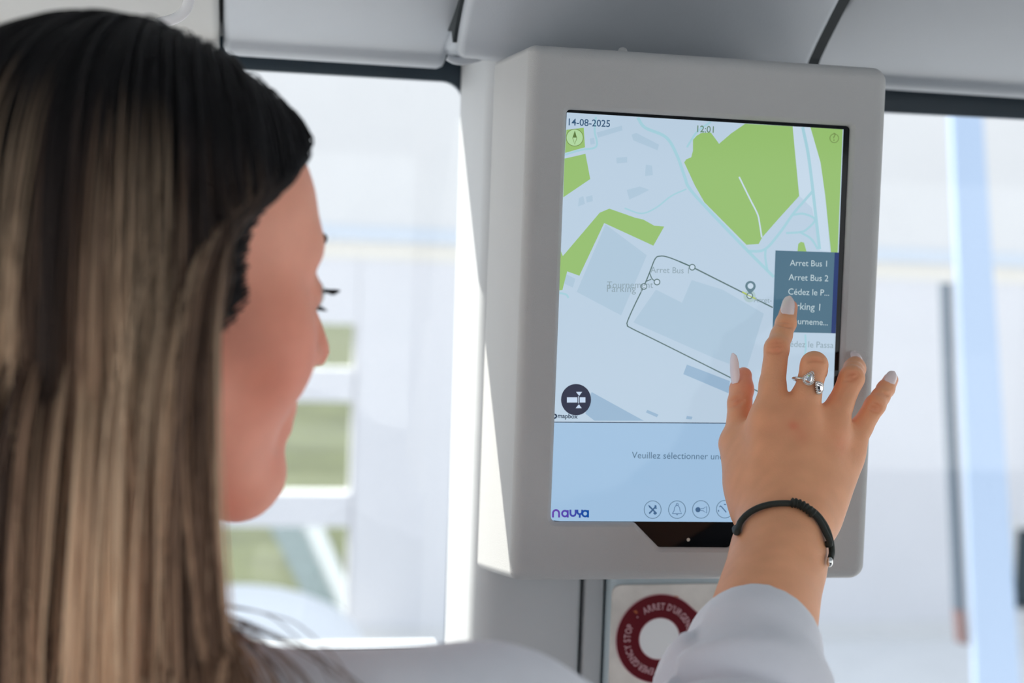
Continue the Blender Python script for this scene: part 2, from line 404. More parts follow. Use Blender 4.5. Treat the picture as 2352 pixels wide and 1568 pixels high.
# pillar between the windows
def pillar_profile(x0, x1, y0, y1, r, n=8):
    return rounded([(x0, y0), (x1, y0), (x1, y1), (x0, y1)], [r, .004, 0, 0], n)
def extrude_z(prof, z0, z1):
    n = len(prof); V = [np.array([p[0], p[1], z0]) for p in prof]+[np.array([p[0], p[1], z1]) for p in prof]
    return V, [(i, (i+1) % n, n+(i+1) % n, n+i) for i in range(n)]+[tuple(range(n)), tuple(range(n, 2*n))]
zt = Z0+.361
px_s = PY(1334, 1420, .15)[0]
V, F = extrude_z(pillar_profile(-.0275, px_s, .152, .304, .024), .35, zt)
for v in V:
    if v[2] < 1 and v[1] > .25: v[1] -= .060          # the rear edge leans back towards the top
pil = struct('wall_pillar', V, F, m_pill, smooth=True, sharp=35)
x_s2 = PY(1391, 1420, .15)[0]
V, F = extrude_z(rounded([(px_s+.0035, .1545), (x_s2-.0012, .1545), (x_s2-.0012, .30), (px_s+.0035, .30)], [.002, .001, 0, 0], 4), .35, Z0+.33); obj('pillar_panel', V, F, m_pill, pil, smooth=True, sharp=35)
V, F = extrude_z(np.array([(px_s-.005, .170), (.19, .170), (.19, .30), (px_s-.005, .30)]), .35, Z0+.33); obj('backing', V, F, m_dark, pil)
x_e = PY(1672, 1400, .14)[0]
V, F = extrude_z(rounded([(x_s2+.0012, .140), (x_e, .140), (x_e, .30), (x_s2+.0012, .30)], [.005, .005, 0, 0], 5), .35, Z0+.33); obj('pillar_panel', V, F, m_pillblue, pil, smooth=True, sharp=35)

# pale bar added as the bright highlight on a coving edge, upper left
hp = [PY(x, y, .02) for x, y in ((462, -190), (452, -120), (443, -50), (433, 5), (420, 30), (398, 44), (360, 54))]
gh = thing('highlight_bar', hp[3], 'curved pale bar added as a highlight on the coving above the woman', 'handle')
g_ = MB().tube(smooth_path(hp, 6), .0036, 12); g_.build('bar', m_bench, gh, smooth=True)
g_ = MB().tube([hp[0]+np.array([0, .06, .012]), hp[0]-np.array([0, .004, 0])], .008, 10); g_.build('bracket', m_bench, gh, smooth=True)

# ------------------------------------------------------------------ outside
YFAC = 6.2
def FX(px, py): return PY(px, py, YFAC)
gnd = MB().add([(-40, -40, 0), (60, -40, 0), (60, YFAC+.22, 0), (-40, YFAC+.22, 0)], [(0, 1, 2, 3)]); struct('ground', gnd.V, gnd.F, m_apron)
pv = MB().box((-6, 2.0, .0), (12, YFAC+.01, .02)); struct('pavement', pv.V, pv.F, mat('white_paving', (.74, .725, .72), .8, noise=.04, nscale=5))
lw = MB().add([(-60, YFAC+.22, .0), (80, YFAC+.22, .0), (80, 120, .0), (-60, 120, .0)], [(0, 1, 2, 3)]); struct('lawn', lw.V, lw.F, m_grass)
def gpt(px, py, z=.006): d = ray(px, py); return CAM+d*(z-CAM[2])/d[2]
def ground_strip(name, pts, z, m):
    P = [gpt(x, y, z) for x, y in pts]; V = P+[p-np.array([0, 0, z-.0005]) for p in P]; n = len(P)
    F = [tuple(range(n)), tuple(range(n, 2*n))]+[(i, (i+1) % n, n+(i+1) % n, n+i) for i in range(n)]
    return struct(name, V, F, m)
ground_strip('path', [(610, 1190), (688, 1190), (800, 1440), (735, 1440)], .008, m_asph)
ground_strip('path_kerb', [(692, 1190), (734, 1190), (842, 1440), (804, 1440)], .05, m_kerb)

bld = thing('building', (FX(1300, 600)[0], YFAC, 0), 'long white building with a ledge coloured in shade grey and a glazed door, seen through both windows', 'building')
dx0, dx1 = FX(300, 1000)[0], FX(812, 1075)[0]; dz1 = FX(700, 742)[2]
zl_a = FX(800, 553)[2]; zl_b = zl_a+.075
wx0, wx1 = FX(2326, 1300)[0], FX(2326, 1300)[0]+.55; wz0 = FX(2340, 1398)[2]; wz1 = FX(2340, 1212)[2]
def facade(x0, x1, z0, z1): MB().box((x0, YFAC, z0), (x1, YFAC+.2, z1)).build('wall_panel', m_white, bld)
facade(dx0, dx1, dz1, zl_a-.09)
facade(wx0, wx1, 0, wz0); facade(wx0, wx1, wz1, zl_a-.09)
xs = [-4.2, -2.9, -1.6, dx0]
for a_, b_ in zip(xs[:-1], xs[1:]):
    MB().box((a_+.004, YFAC, 0), (b_-.004, YFAC+.2, zl_a-.09)).build('wall_panel', m_white, bld)
xs = list(np.linspace(dx1, wx0, 4)); xs2 = list(np.linspace(wx1, wx1+4.2, 5))
for L in (xs, xs2):
    for a_, b_ in zip(L[:-1], L[1:]): MB().box((a_+.003, YFAC, 0), (b_-.003, YFAC+.2, zl_a-.09)).build('wall_panel', m_white, bld)
MB().box((-4.2, YFAC-.03, zl_b), (wx1+4.2, YFAC+.2, 3.9)).build('fascia', m_white_up, bld)
MB().box((-4.2, YFAC+.02, zl_a-.09), (wx1+4.2, YFAC+.2, zl_a)).build('cornice', mat('warm_cornice', (.88, .84, .77), .7), bld)
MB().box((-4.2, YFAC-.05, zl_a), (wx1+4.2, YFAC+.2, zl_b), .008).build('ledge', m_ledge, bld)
MB().box((-4.2, YFAC-.02, 0), (dx0, YFAC, .12)).build('plinth', m_white_up, bld); MB().box((dx1, YFAC-.02, 0), (wx1+4.2, YFAC, .12)).build('plinth', m_white_up, bld)
# glazed door with white rails
door = MB().box((dx0, YFAC+.02, .12), (dx0+.1, YFAC+.12, dz1)).box((dx1-.012, YFAC+.02, .0), (dx1, YFAC+.12, dz1)).box((dx0, YFAC+.02, 0), (dx1, YFAC+.12, .14)).build('glazed_door', m_white, bld)
def rail(pyt, pyb):
    zt_, zb_ = FX(760, pyt)[2], FX(760, pyb)[2]; MB().box((dx0, YFAC+.01, zb_), (dx1-.012, YFAC+.13, zt_), .006).build('rail', m_white, door)
rail(846, 923); rail(1133, 1211); rail(1428, 1500)
mx = FX(470, 1000)[0]; MB().box((mx-.04, YFAC+.015, .1), (mx+.04, YFAC+.125, dz1), .005).build('stile', m_white, door)
for zt_, zb_ in ((dz1, FX(760, 846)[2]), (FX(760, 923)[2], FX(760, 1133)[2]), (FX(760, 1211)[2], FX(760, 1428)[2])):
    for x0_, x1_ in ((dx0+.1, mx-.04), (mx+.04, dx1-.012)): MB().box((x0_, YFAC+.065, zb_), (x1_, YFAC+.071, zt_)).build('pane', m_glass, door)
# small dark window at the far right
wf = MB(); t_ = .05
wf.box((wx0-t_, YFAC-.02, wz0-t_), (wx0, YFAC+.06, wz1+t_)).box((wx1, YFAC-.02, wz0-t_), (wx1+t_, YFAC+.06, wz1+t_)).box((wx0, YFAC-.02, wz0-t_), (wx1, YFAC+.06, wz0)).box((wx0, YFAC-.02, wz1), (wx1, YFAC+.06, wz1+t_))
wfo = wf.build('window', m_white_up, bld); MB().box((wx0, YFAC+.04, wz0), (wx1, YFAC+.05, wz1)).build('pane', mat('dark_pane', (.03, .05, .06), .08), wfo)
MB().box((wx0, YFAC+.15, wz0), (wx1, YFAC+.2, wz1)).build('blind', mat('dark_blind', (.05, .09, .10), .8), wfo)

# leaning pale blue post with a dark strip
YP = 3.0
def pz(px0, py0, px1, py1, z):  # x on a line in the plane y=YP at height z
    a_ = PY(px0, py0, YP); b_ = PY(px1, py1, YP); t = (z-a_[2])/(b_[2]-a_[2]); return a_[0]+t*(b_[0]-a_[0])
zt_ = 3.0
q = [pz(2187, 270, 2240, 1500, 0.), pz(2258, 270, 2340, 1500, 0.), pz(2258, 270, 2340, 1500, zt_), pz(2187, 270, 2240, 1500, zt_)]
po = thing('post', (q[0], YP, 0), 'pale blue leaning post with a dark strip, beyond the right window', 'post')
V, F = prism(rounded([(q[0], 0), (q[1], 0), (q[2], zt_), (q[3], zt_)], .012, 4), YP, YP+.025); obj('shaft', V, F, m_post, po)
def strip(name, L, m, y0, y1):
    P = np.array([PY(x, y, YP)[[0, 2]] for x, y in L]); V, F = prism(P, y0, y1); obj(name, V, F, m, po)
strip('edge_strip', [(2198, 1400), (2216, 1400), (2192, 900), (2184, 650), (2168, 650), (2176, 900)], m_post_dk, YP-.005, YP+.03)
strip('brown_foot', [(2206, 1478), (2224, 1478), (2216, 1400), (2200, 1400)], m_brown, YP-.006, YP+.035)

# curved white bench in front of the door
YB2 = 5.3
cb = PY(545, 1500, YB2); rx = PY(840, 1490, YB2)[0]-cb[0]; rz = PY(545, 1345, YB2)[2]-cb[2]
be = thing('bench', (cb[0], YB2, 0), 'white curved bench below the green door panes', 'bench')
s_ = MB().sphere(cb, 1., 16, (rx, .32, rz)); s_.build('back', m_bench, be, smooth=True)
MB().box((cb[0]-rx*.7, YB2-.24, 0), (cb[0]+rx*.7, YB2+.24, cb[2]), .04).build('base', m_bench, be, smooth=True, sharp=40)

# ------------------------------------------------------------------ information display
SW, SH = .208, .2844
def S2(px, py): p = PY(px, py, 0.); return np.array([p[0], p[2]])
LX, RX = -.0273, SW+.0274; TZ, BZ = Z0+SH+.043, Z0-.0418
disp = thing('information_display', (SW/2, .14, BZ), 'tall grey touchscreen display fixed to the pillar, showing a map', 'display')
YFR = -.0035
hole = rounded([S2(1264, 1197), S2(1456, 1198.5), S2(1512, 1256), S2(1673, 1257), (SW-.0615, Z0-.0005), (SW, Z0), (SW, Z0+SH), (0, Z0+SH)],
               [.004, .004, .0035, .0035, .004, .004, .003, .003], 5)
oc = lambda d, lo=0., hi=0.: rounded([(LX+d, BZ+d+lo), (RX-d, BZ+d+lo), (RX-d, TZ-d+hi), (LX+d, TZ-d+hi)], [max(.0065-d, .002), max(.0105-d, .003), max(.0105-d, .003), max(.0055-d, .002)], 8)
loops = [(oc(0.006, -.020, .008), .139), (oc(.0015, -.020, .008), .1375), (oc(0, -.0195, .0078), .134), (oc(0, -.010, .004), .07)]
R_ = .0095
for k in range(0, 7):
    t = k/6*PI/2; loops.append((oc(R_*(1-math.cos(t))), YFR+R_*(1-math.sin(t))))
# pull the lower rear edge down a little, as the moulding does
no = len(loops[0][0]); V = []; F = []
for L, y in loops: V += [np.array([p[0], y, p[1]]) for p in L]
for s in range(len(loops)-1): F += [(s*no+i, s*no+(i+1) % no, (s+1)*no+(i+1) % no, (s+1)*no+i) for i in range(no)]
F.append(tuple(range(no)))
ho1 = offset(hole, -.0030); ho0 = hole
Vf, Ff = ring_fill([loops[-1][0], ho1], [YFR, YFR])
k = len(V)-no
F += [tuple(k+i if i < no else k+i for i in f) for f in Ff]; V += list(Vf[no:])
nh = len(hole); kh = k+no
for L, y in ((offset(hole, -.0018), YFR+.0006), (offset(hole, -.0006), YFR+.0018), (hole, YFR+.0030), (hole, .004)):
    V += [np.array([p[0], y, p[1]]) for p in L]; F += [(kh+i, kh+(i+1) % nh, len(V)-nh+(i+1) % nh, len(V)-nh+i) for i in range(nh)]; kh = len(V)-nh
hs = obj('housing', V, F, m_house, disp, smooth=True, sharp=25)
wn = hs.modifiers.new('wn', 'WEIGHTED_NORMAL'); wn.keep_sharp = True
c_ = PY(1430, 119, .02); MB().sphere(c_, .0035, 8, (1, 1, .9)).build('cap', m_house, disp, smooth=True)
MB().box((-.0215, .1385, BZ-.012), (.19, .1535, TZ-.004)).build('mounting_bracket', m_dark, disp)

# screen: black glass, then what it shows
sg = MB().add(*prism(offset(hole, -.002), .0006, .004)); scr = sg.build('screen', m_glossblk, disp)
def em(name, rgb, k=.87, veil=.015, rough=.1):
    c = tuple(max(v-veil, .002)*k for v in lin(rgb)); return mat(name, (.01, .01, .012), rough, emit=c, estr=1., spec=.28)
LAY = [0]
def yl(layer): return .0005-.00008*layer
def flat(name, polys, m, layer, px=True, label=None):
    V = []; F = []
    for poly in polys:
        P = [S2(*p) if px else np.array(p) for p in poly]; Vp, Fp = ring_fill([P], [yl(layer)]); k = len(V); V += list(Vp); F += [tuple(i+k for i in f) for f in Fp]
    o = obj(name, V, F, m, scr)
    if label: o['label'] = label
    return o
def ribbon(pts, wd, closed=False):
    """list of quads along a pixel polyline of width wd (px)"""
    P = np.array(pts, float); n = len(P); T = (np.roll(P, -1, 0)-np.roll(P, 1, 0)) if closed else np.gradient(P, axis=0)
    T /= np.linalg.norm(T, axis=1, keepdims=True)+1e-9; N = np.stack([-T[:, 1], T[:, 0]], 1)*wd/2; out = []
    for i in range(n if closed else n-1):
        j = (i+1) % n; out.append([P[i]-N[i], P[j]-N[j], P[j]+N[j], P[i]+N[i]])
    return out
def lines(name, Ls, wd, m, layer, closed=False, sm=6):
    polys = []
    for L in Ls: polys += ribbon(smooth_path(L, sm, closed) if sm > 1 else np.array(L, float), wd, closed)
    V = []; F = []
    for poly in polys:
        k = len(V); V += [np.array([p[0], yl(layer), p[1]]) for p in (S2(*q) for q in poly)]; F.append((k, k+1, k+2, k+3))
    return obj(name, V, F, m, scr)
def circ(c, r, n=28, ry=None): return [(c[0]+r*math.cos(2*PI*i/n), c[1]+(ry or r)*math.sin(2*PI*i/n)) for i in range(n)]
def text(name, s, p0, p1, m, layer, bold=0., h=None):
    V, F = text_mesh(s, 1., bold); V = np.array(V); x0, x1 = V[:, 0].min(), V[:, 0].max()
    a_, b_ = S2(*p0), S2(*p1); d = (b_-a_); L = np.linalg.norm(d); d /= L; up = np.array([-d[1], d[0]]); k = L/(x1-x0)
    W = [np.array([*(a_+d*(v[0]-x0)*k+up*v[1]*k*(h or 1.))]) for v in V]
    return obj(name, [np.array([p[0], yl(layer), p[1]]) for p in W], F, m, scr)

AL, AR = [S2(1304, 259), S2(1262, 1196)], [S2(1938, 297), S2(1902, 1200)]
c_map = em('map_land', (186, 206, 224)); c_low = em('map_footer', (160, 192, 222)); c_green = em('map_green', (150, 190, 112)); c_road = em('map_road', (164, 206, 218))
c_pale = em('map_pale', (198, 216, 232)); c_bld = em('map_building', (174, 198, 217)); c_bld2 = em('map_building_dark', (152, 181, 207))
c_line = em('map_route', (92, 116, 116)); c_txt = em('map_text', (142, 162, 172)); c_txt2 = em('screen_text', (84, 112, 136)); c_date = em('date_text', (62, 92, 122)); c_olive = em('olive_ink', (118, 142, 84))
c_navy = em('navy_ink', (20, 32, 60), veil=.008); c_menu = em('menu_slate', (78, 112, 132)); c_mtxt = em('menu_text', (190, 208, 214)); c_blue = em('blue_edge', (0, 42, 104), veil=0.); c_dark = em('dark_ink', (28, 48, 74), veil=.01)
split0, split1 = S2(1268, 969), S2(1912, 973)
flat('map_background', [[tuple(S2(1302, 258)), tuple(AR[0]), tuple(split1), tuple(split0)]], c_map, 0, px=False)
flat('footer_background', [[tuple(split0), tuple(split1), tuple(AR[1]), tuple(S2(1288, 1196.5)), tuple(S2(1268, 1195)), tuple(S2(1263.5, 1188))]], c_low, 0, px=False)
PA = [(1592, 321), (1600, 312), (1611, 305), (1633, 304), (1652, 330), (1680, 306), (1712, 284), (1821, 290), (1825, 334), (1836, 450), (1787, 504), (1751, 545), (1743, 560), (1715, 562), (1618, 464), (1596, 425), (1572, 373), (1576, 366), (1588, 361), (1592, 346)]
PB = [(1862, 292.5), (1936, 297), (1922, 640), (1917, 640), (1909, 578), (1896, 450), (1885, 372)]
PC = [(1400, 479), (1460, 500), (1478, 504), (1503, 518), (1526, 520), (1501, 564), (1388, 512), (1331, 633), (1303, 623), (1292, 666), (1282, 667), (1286, 570), (1293, 588), (1378, 488)]
PD_ = [(1297, 364), (1345, 353), (1356, 411), (1294, 453)]; PE = [(1301, 298), (1341, 293), (1344, 338), (1298, 351)]; PF = [(1832, 578), (1834, 560), (1840, 555), (1847, 557), (1853, 578)]
for P_ in (PA, PB, PC, PD_, PE, PF): flat('map_park', [P_], c_green, 2)
for P_ in ([(1391, 515), (1486, 586), (1427, 724), (1325, 670)], [(1507, 665), (1567, 695), (1589, 643), (1660, 665), (1755, 720), (1715, 850), (1640, 822), (1455, 740)],
           [(1451, 309), (1462, 305), (1514, 332), (1511, 345), (1455, 322)], [(1371, 304), (1429, 288), (1430, 299), (1374, 316)], [(1416, 362), (1441, 360), (1441, 373), (1417, 375)],
           [(1355, 318), (1365, 316), (1367, 330), (1357, 332)], [(1330, 455), (1340, 450), (1344, 468), (1328, 474)], [(1346, 452), (1361, 448), (1362, 462), (1348, 465)],
           [(1298, 628), (1322, 640), (1316, 660), (1294, 650)], [(1440, 436), (1470, 428), (1492, 436), (1468, 448), (1446, 458)], [(1484, 378), (1498, 380), (1500, 402), (1482, 404)]):
    flat('map_building', [P_], c_bld, 1)
for P_ in ([(1578, 837), (1677, 875), (1674, 903), (1570, 859)], [(1359, 900), (1479, 966), (1366, 966), (1345, 950)], [(1487, 941), (1513, 952), (1509, 958), (1484, 947)], [(1578, 955), (1591, 957), (1589, 963), (1576, 962)]):
    flat('map_building', [P_], c_bld2, 1)
flat('map_verge', [[(1821, 290), (1862, 292), (1885, 372), (1896, 450), (1907, 578), (1884, 575), (1866, 478), (1837, 450), (1825, 334)]], c_pale, 1)
lines('map_road', [[(1465, 270), (1482, 293), (1530, 315), (1555, 356), (1573, 406), (1583, 431), (1621, 475), (1712, 570), (1778, 636)]], 7, c_road, 3)
lines('map_road', [[(1577, 434), (1542, 450), (1507, 477), (1473, 490), (1435, 478)]], 3.5, c_road, 3)
lines('map_road', [[(1844, 292), (1857, 356), (1869, 450), (1876, 513), (1883, 572)]], 7, c_road, 3)
lines('map_road', [[(1716, 577), (1756, 573), (1791, 535), (1822, 491), (1846, 463), (1866, 440)]], 6, c_road, 3)
lines('map_road', [[(1822, 493), (1847, 491), (1872, 504), (1854, 526), (1838, 533), (1806, 535)]], 5, c_road, 3)
lines('map_road', [[(1838, 533), (1863, 548), (1879, 572)]], 5, c_road, 3); lines('map_road', [[(1759, 573), (1758, 590), (1763, 622)]], 5, c_road, 3)
lines('map_road', [[(1633, 280), (1602, 302), (1578, 338)]], 4.5, c_road, 3); lines('map_road', [[(1369, 268), (1366, 300), (1370, 336), (1335, 344), (1298, 355)]], 4.5, c_road, 3)
lines('map_path', [[(1698, 406), (1722, 455), (1740, 491), (1745, 513), (1750, 545)]], 3.5, c_pale, 3)
lines('map_road', [[(1282, 672), (1300, 676), (1306, 684)]], 4.5, c_road, 3); lines('map_road', [[(1850, 768), (1851, 800), (1846, 830)]], 4.5, c_road, 3)
lines('map_route', [[(1775, 706), (1721, 679), (1590, 613), (1560, 600)]], 3, c_line, 5, sm=1)
lines('map_route', [[(1590, 613), (1560, 600), (1533, 590), (1517, 588), (1505, 594), (1492, 626), (1479, 657), (1458, 700), (1442, 736), (1441, 746), (1449, 753), (1520, 788), (1682, 869), (1760, 908)]], 2.6, c_line, 5)
lines('map_route', [[(1492, 626), (1498, 640), (1508, 647)], [(1484, 646), (1496, 641)]], 2.2, c_line, 5)
lines('map_highlight', [[(1705, 670), (1721, 679), (1738, 687)]], 3.2, em('lime_ink', (176, 196, 92)), 6, sm=1)
for c in ((1590, 613.5), (1479, 657.5), (1509, 647.5), (1722, 679)):
    flat('map_stop', [circ(c, 5.2)], c_pale, 6); lines('map_stop_ring', [circ(c, 6.5)], 2.2, c_line, 7, True, 1)
flat('map_halo', [circ((1722, 680), 14)], em('halo_ink', (172, 196, 200)), 4)
pin = [(1723.5+12*math.cos(t), 657-12*math.sin(t)) for t in np.linspace(math.radians(-35), math.radians(215), 24)]+[(1722.5, 676)]
flat('map_pin', [pin], em('pin_ink', (98, 128, 140)), 8); flat('map_pin_eye', [circ((1723.5, 656.5), 6.6)], c_pale, 9)
for s_, p0, p1 in (('Arret Bus 1', (1494, 626), (1582, 628)), ('Tournement', (1394, 661), (1500, 661)), ('Parking 1', (1394, 670), (1474, 671)), ('Arret-', (1731, 694), (1772, 695)), ('Cédez le Passa', (1801, 796), (1914, 799))):
    text('map_label', s_, p0, p1, c_txt, 7, -.002)
flat('menu_panel', [[(1781, 575), (1917, 579.5), (1909, 765), (1774, 762)]], c_menu, 8); flat('menu_edge', [[(1917, 579.5), (1927, 580), (1919, 765.5), (1909, 765)]], c_blue, 8)
for s_, p0, p1 in (('Arret Bus 1', (1814, 610), (1899, 612)), ('Arret Bus 2', (1811, 643), (1902, 646)), ('Cédez le P...', (1810, 676), (1904, 679)), ('Parking 1', (1809, 709), (1883, 713)), ('Tourneme...', (1810, 743), (1901, 747))):
    text('menu_item', s_, p0, p1, c_mtxt, 9)
text('date', '14-08-2025', (1306, 287.5), (1401, 291.5), c_date, 8, .012); text('clock', '12:01', (1601, 303), (1639, 305), em('clock_ink', (104, 136, 110)), 8, .008)
lines('help_icon', [circ((1916, 317.5), 10)], 1.8, c_olive, 8, True, 1); text('help_mark', '?', (1913.4, 323), (1918.6, 323.2), c_olive, 8)
flat('compass_face', [circ((1320, 316), 19)], em('compass_ink', (176, 214, 160)), 7); lines('compass_ring', [circ((1320, 316), 19.5)], 1.6, c_olive, 8, True, 1)
flat('compass_needle', [[(1320, 300), (1325, 316), (1315, 316)]], em('needle_ink', (94, 120, 66)), 9); lines('compass_tail', [[(1315, 316), (1320, 332), (1325, 316)]], 1.5, c_olive, 9, False, 1)
flat('tool_button', [circ((1323, 917.5), 34.5, 36, 36)], c_navy, 8)
flat('tool_mark', [[(1302, 912), (1326, 912), (1326, 924), (1302, 924)], [(1331.5, 912), (1344.5, 912), (1344.5, 924), (1331.5, 924)], [(1327.8, 909.5), (1329.6, 909.5), (1329.6, 926), (1327.8, 926)],
     [(1323, 899.5), (1337, 899.5), (1330, 909)], [(1329.5, 928), (1336, 937), (1322, 937)]], em('white_ink', (196, 214, 236)), 9)
lines('divider', [[(1268, 969), (1912, 973)]], 1.8, c_dark, 7, sm=1)
text('map_credit', 'mapbox', (1281, 959), (1327, 961), c_dark, 7, .02); flat('credit_mark', [[(1270, 950), (1275, 949.5), (1279, 952), (1280, 956), (1278, 960), (1274, 962), (1269.5, 961.5)]], c_dark, 7); flat('credit_dot', [circ((1273.5, 955.5), 2.6, 10)], c_map, 8)
text('prompt', 'Veuillez sélectionner une', (1451, 1052), (1661, 1055), c_txt2, 7, -.002)
for c in ((1499, 1170), (1555, 1170), (1610, 1169.5), (1665, 1169)): lines('icon_ring', [circ(c, 19.5, 32, 20.2)], 1.4, c_txt2, 7, True, 1)
c_ic = em('icon_ink', (72, 104, 140))
lines('wrench_icon', [[(1491, 1162), (1508, 1179)], [(1507, 1162), (1491, 1179)]], 3.6, c_ic, 8, False, 1)
flat('wrench_head', [[(1503, 1164), (1504, 1159), (1508, 1161), (1507, 1165), (1510, 1166), (1506, 1169)], [(1488, 1159), (1493, 1161), (1492, 1165)], [(1503, 1175), (1508, 1180), (1504, 1182), (1500, 1178)]], c_ic, 8)
lines('bell_icon', [[(1544, 1179), (1548, 1173), (1549, 1166), (1552, 1161), (1555, 1160), (1558, 1161), (1561, 1166), (1562, 1173), (1566, 1179), (1544, 1179)]], 1.3, c_ic, 8, False, 1); lines('bell_top', [circ((1555.5, 1158), 2.4, 10)], 1.2, c_ic, 8, True, 1); flat('bell_clapper', [[(1552, 1180.5), (1558, 1180.5), (1555, 1183)]], c_ic, 8)
flat('horn_bulb', [circ((1603, 1170), 6, 18)], c_ic, 8); lines('horn_icon', [[(1609, 1168), (1615, 1167.5), (1623, 1162.5), (1623, 1178), (1615, 1172.5), (1609, 1172)]], 1.5, c_ic, 8, False, 1)
ga = [[(1665+15*math.cos(t), 1171-13*math.sin(t)) for t in np.linspace(a0, a0+.32, 4)] for a0 in (-.3, .55, 1.41, 2.25, 3.1)]
lines('gauge_icon', ga+[[(1656, 1162), (1668, 1176)]], 2.4, c_ic, 8, False, 1)
lines('warning_icon', [[(1690, 1132), (1673, 1160), (1707, 1160)]], 1.8, c_dark, 8, True, 1)
# maker's wordmark
def arc(c, r, a0, a1, n=12): return [(c[0]+r*math.cos(math.radians(t)), c[1]-r*math.sin(math.radians(t))) for t in np.linspace(a0, a1, n)]
wm = [((104, 74, 170), [[(1270, 1188), (1270, 1178)]+arc((1277, 1178), 7, 180, 0)+[(1284, 1178), (1284, 1188)]]),
      ((92, 76, 172), [arc((1297.5, 1179), 6.6, 0, 360, 20), [(1304, 1171), (1304, 1188)]]),
      ((72, 78, 168), [[(1310, 1170), (1310, 1178)]+arc((1316, 1178.5), 6, 180, 360)+[(1322, 1170)]]),
      ((52, 80, 164), [[(1326, 1170), (1326, 1174)]+arc((1331.5, 1175), 5.5, 180, 360)+[(1337, 1170)], [(1331.5, 1180), (1331.5, 1188.5)]]),
      ((34, 82, 158), [arc((1344, 1179), 6.6, 0, 360, 20), [(1350.5, 1171), (1350.5, 1188)]])]
for rgb, Ls in wm: lines('wordmark_letter', Ls, 4.4, em('wordmark_%d' % rgb[0], rgb, veil=.02), 8, False, 1)
# dot of the sensor in the black tab
cs = PY(1581, 1239, .0004); MB().sphere(cs, .0013, 8, (1, .4, 1)).build('sensor_dot', mat('sensor_lens', (.62, .58, .50), .3), scr, smooth=True)

# ------------------------------------------------------------------ emergency stop plate
def Q(px, py, Y=.1385): p = PY(px, py, Y); return np.array([p[0], p[2]])
m_plate = mat('worn_plate', (.76, .71, .66), .5, noise=.22, nscale=28)
m_red = mat('crimson_label', (.125, .001, .008), .6, spec=.25); m_pink = mat('faded_lettering', (.55, .30, .33), .6); m_disc = mat('grey_disc', (.86, .86, .87), .5)
cc = Q(1513, 1465)
es = thing('emergency_stop_plate', (cc[0], .14, cc[1]), 'worn beige plate with a round crimson emergency stop label below the display', 'sign')
q0, q1 = Q(1407, 1343), Q(1667, 1339)
pl = rounded([(q0[0], Z0-.19), (q1[0], Z0-.19), (q1[0], q1[1]), (q0[0], q0[1])], [.006, .006, .0075, .0075], 6)
V, F = prism(pl, .1372, .1405); obj('plate', V, F, m_plate, es)
RO, RI = .0362, .0168
dropl = [(cc[0]+RO*math.cos(t), cc[1]+RO*math.sin(t)) for t in np.linspace(math.radians(50), math.radians(310), 50)]
tipx = cc[0]+RO/math.cos(math.radians(50)); dropl += [(tipx-.004, cc[1]-.0032), (tipx-.001, cc[1]), (tipx-.004, cc[1]+.0032)]
holec = [(cc[0]+RI*math.cos(t), cc[1]+RI*math.sin(t)) for t in np.linspace(0, 2*PI, 40, endpoint=False)]
Vr, Fr = ring_fill([dropl, holec], [.1367, .1367]); lab = obj('label', Vr, Fr, m_red, es)
rim = [(cc[0]+(RI+.0002)*math.cos(t), .1365, cc[1]+(RI+.0002)*math.sin(t)) for t in np.linspace(0, 2*PI, 40, endpoint=False)]
MB().tube(rim, .00035, 6, True).build('rim', m_pink, es, smooth=True)
Vd, Fd = prism(holec, .1366, .1372); obj('disc', Vd, Fd, m_disc, es)
bord = [(p[0], .1367, p[1]) for p in dropl]; MB().tube(bord, .0004, 6, True).build('border', m_pink, es)
def arc_text(s, a0, a1, rad, size):
    V = []; F = []; adv = []
    for ch in s:
        if ch == ' ': adv.append((None, .32)); continue
        v, f = text_mesh(ch, 1., .03); v = np.array(v); adv.append(((v, f), np.ptp(v[:, 0])+.10))
    tot = sum(a for _, a in adv); cur = 0; hs_ = math.radians(abs(a1-a0))*rad/(tot*size)
    for g_, a in adv:
        ang = math.radians(a0+(a1-a0)*(cur+a/2)/tot); cur += a
        if g_ is None: continue
        v, f = g_; er = np.array([math.cos(ang), math.sin(ang)]); et = np.array([math.sin(ang), -math.cos(ang)]); mx_ = (v[:, 0].min()+v[:, 0].max())/2; k = len(V)
        for p in v: q_ = cc+er*(rad+(p[1]-.35)*size)+et*(p[0]-mx_)*size*hs_; V.append(np.array([q_[0], .1363, q_[1]]))
        F += [tuple(i+k for i in fc) for fc in f]
    obj('lettering', V, F, m_pink, es)
arc_text("ARRET D'URGENCE", 124, 8, .0266, .0076); arc_text('EMERGENCY STOP', 262, 154, .0272, .0076)
V, F = prism([(cc[0]+.0262*math.cos(math.radians(137))+.0007*math.cos(t), cc[1]+.0262*math.sin(math.radians(137))+.0007*math.sin(t)) for t in np.linspace(0, 6.28, 9)[:-1]], .1362, .1366); obj('dot', V, F, m_pink, es)
c2 = Q(1458, 1403); V, F = prism([(c2[0]-.002, c2[1]+.0006), (c2[0]+.0004, c2[1]-.0016), (c2[0]+.002, c2[1]-.001), (c2[0]+.0006, c2[1]+.0012)], .1361, .1366); obj('scuff', V, F, mat('orange_scuff', (.42, .10, .03), .6), es)
c2 = Q(1551, 1368.5); V, F = prism([(c2[0]-.0018, c2[1]+.0002), (c2[0]+.0018, c2[1]-.0008), (c2[0]+.002, c2[1]), (c2[0]-.0012, c2[1]+.0008)], .1361, .1366); obj('scuff', V, F, bpy.data.materials['orange_scuff'], es)
V, F = text_mesh('M', 1., .03); p_ = Q(1622, 1416); obj('lettering', [np.array([p_[0]+v[0]*.009, .1366, p_[1]+v[1]*.009]) for v in V], F, m_red, es)

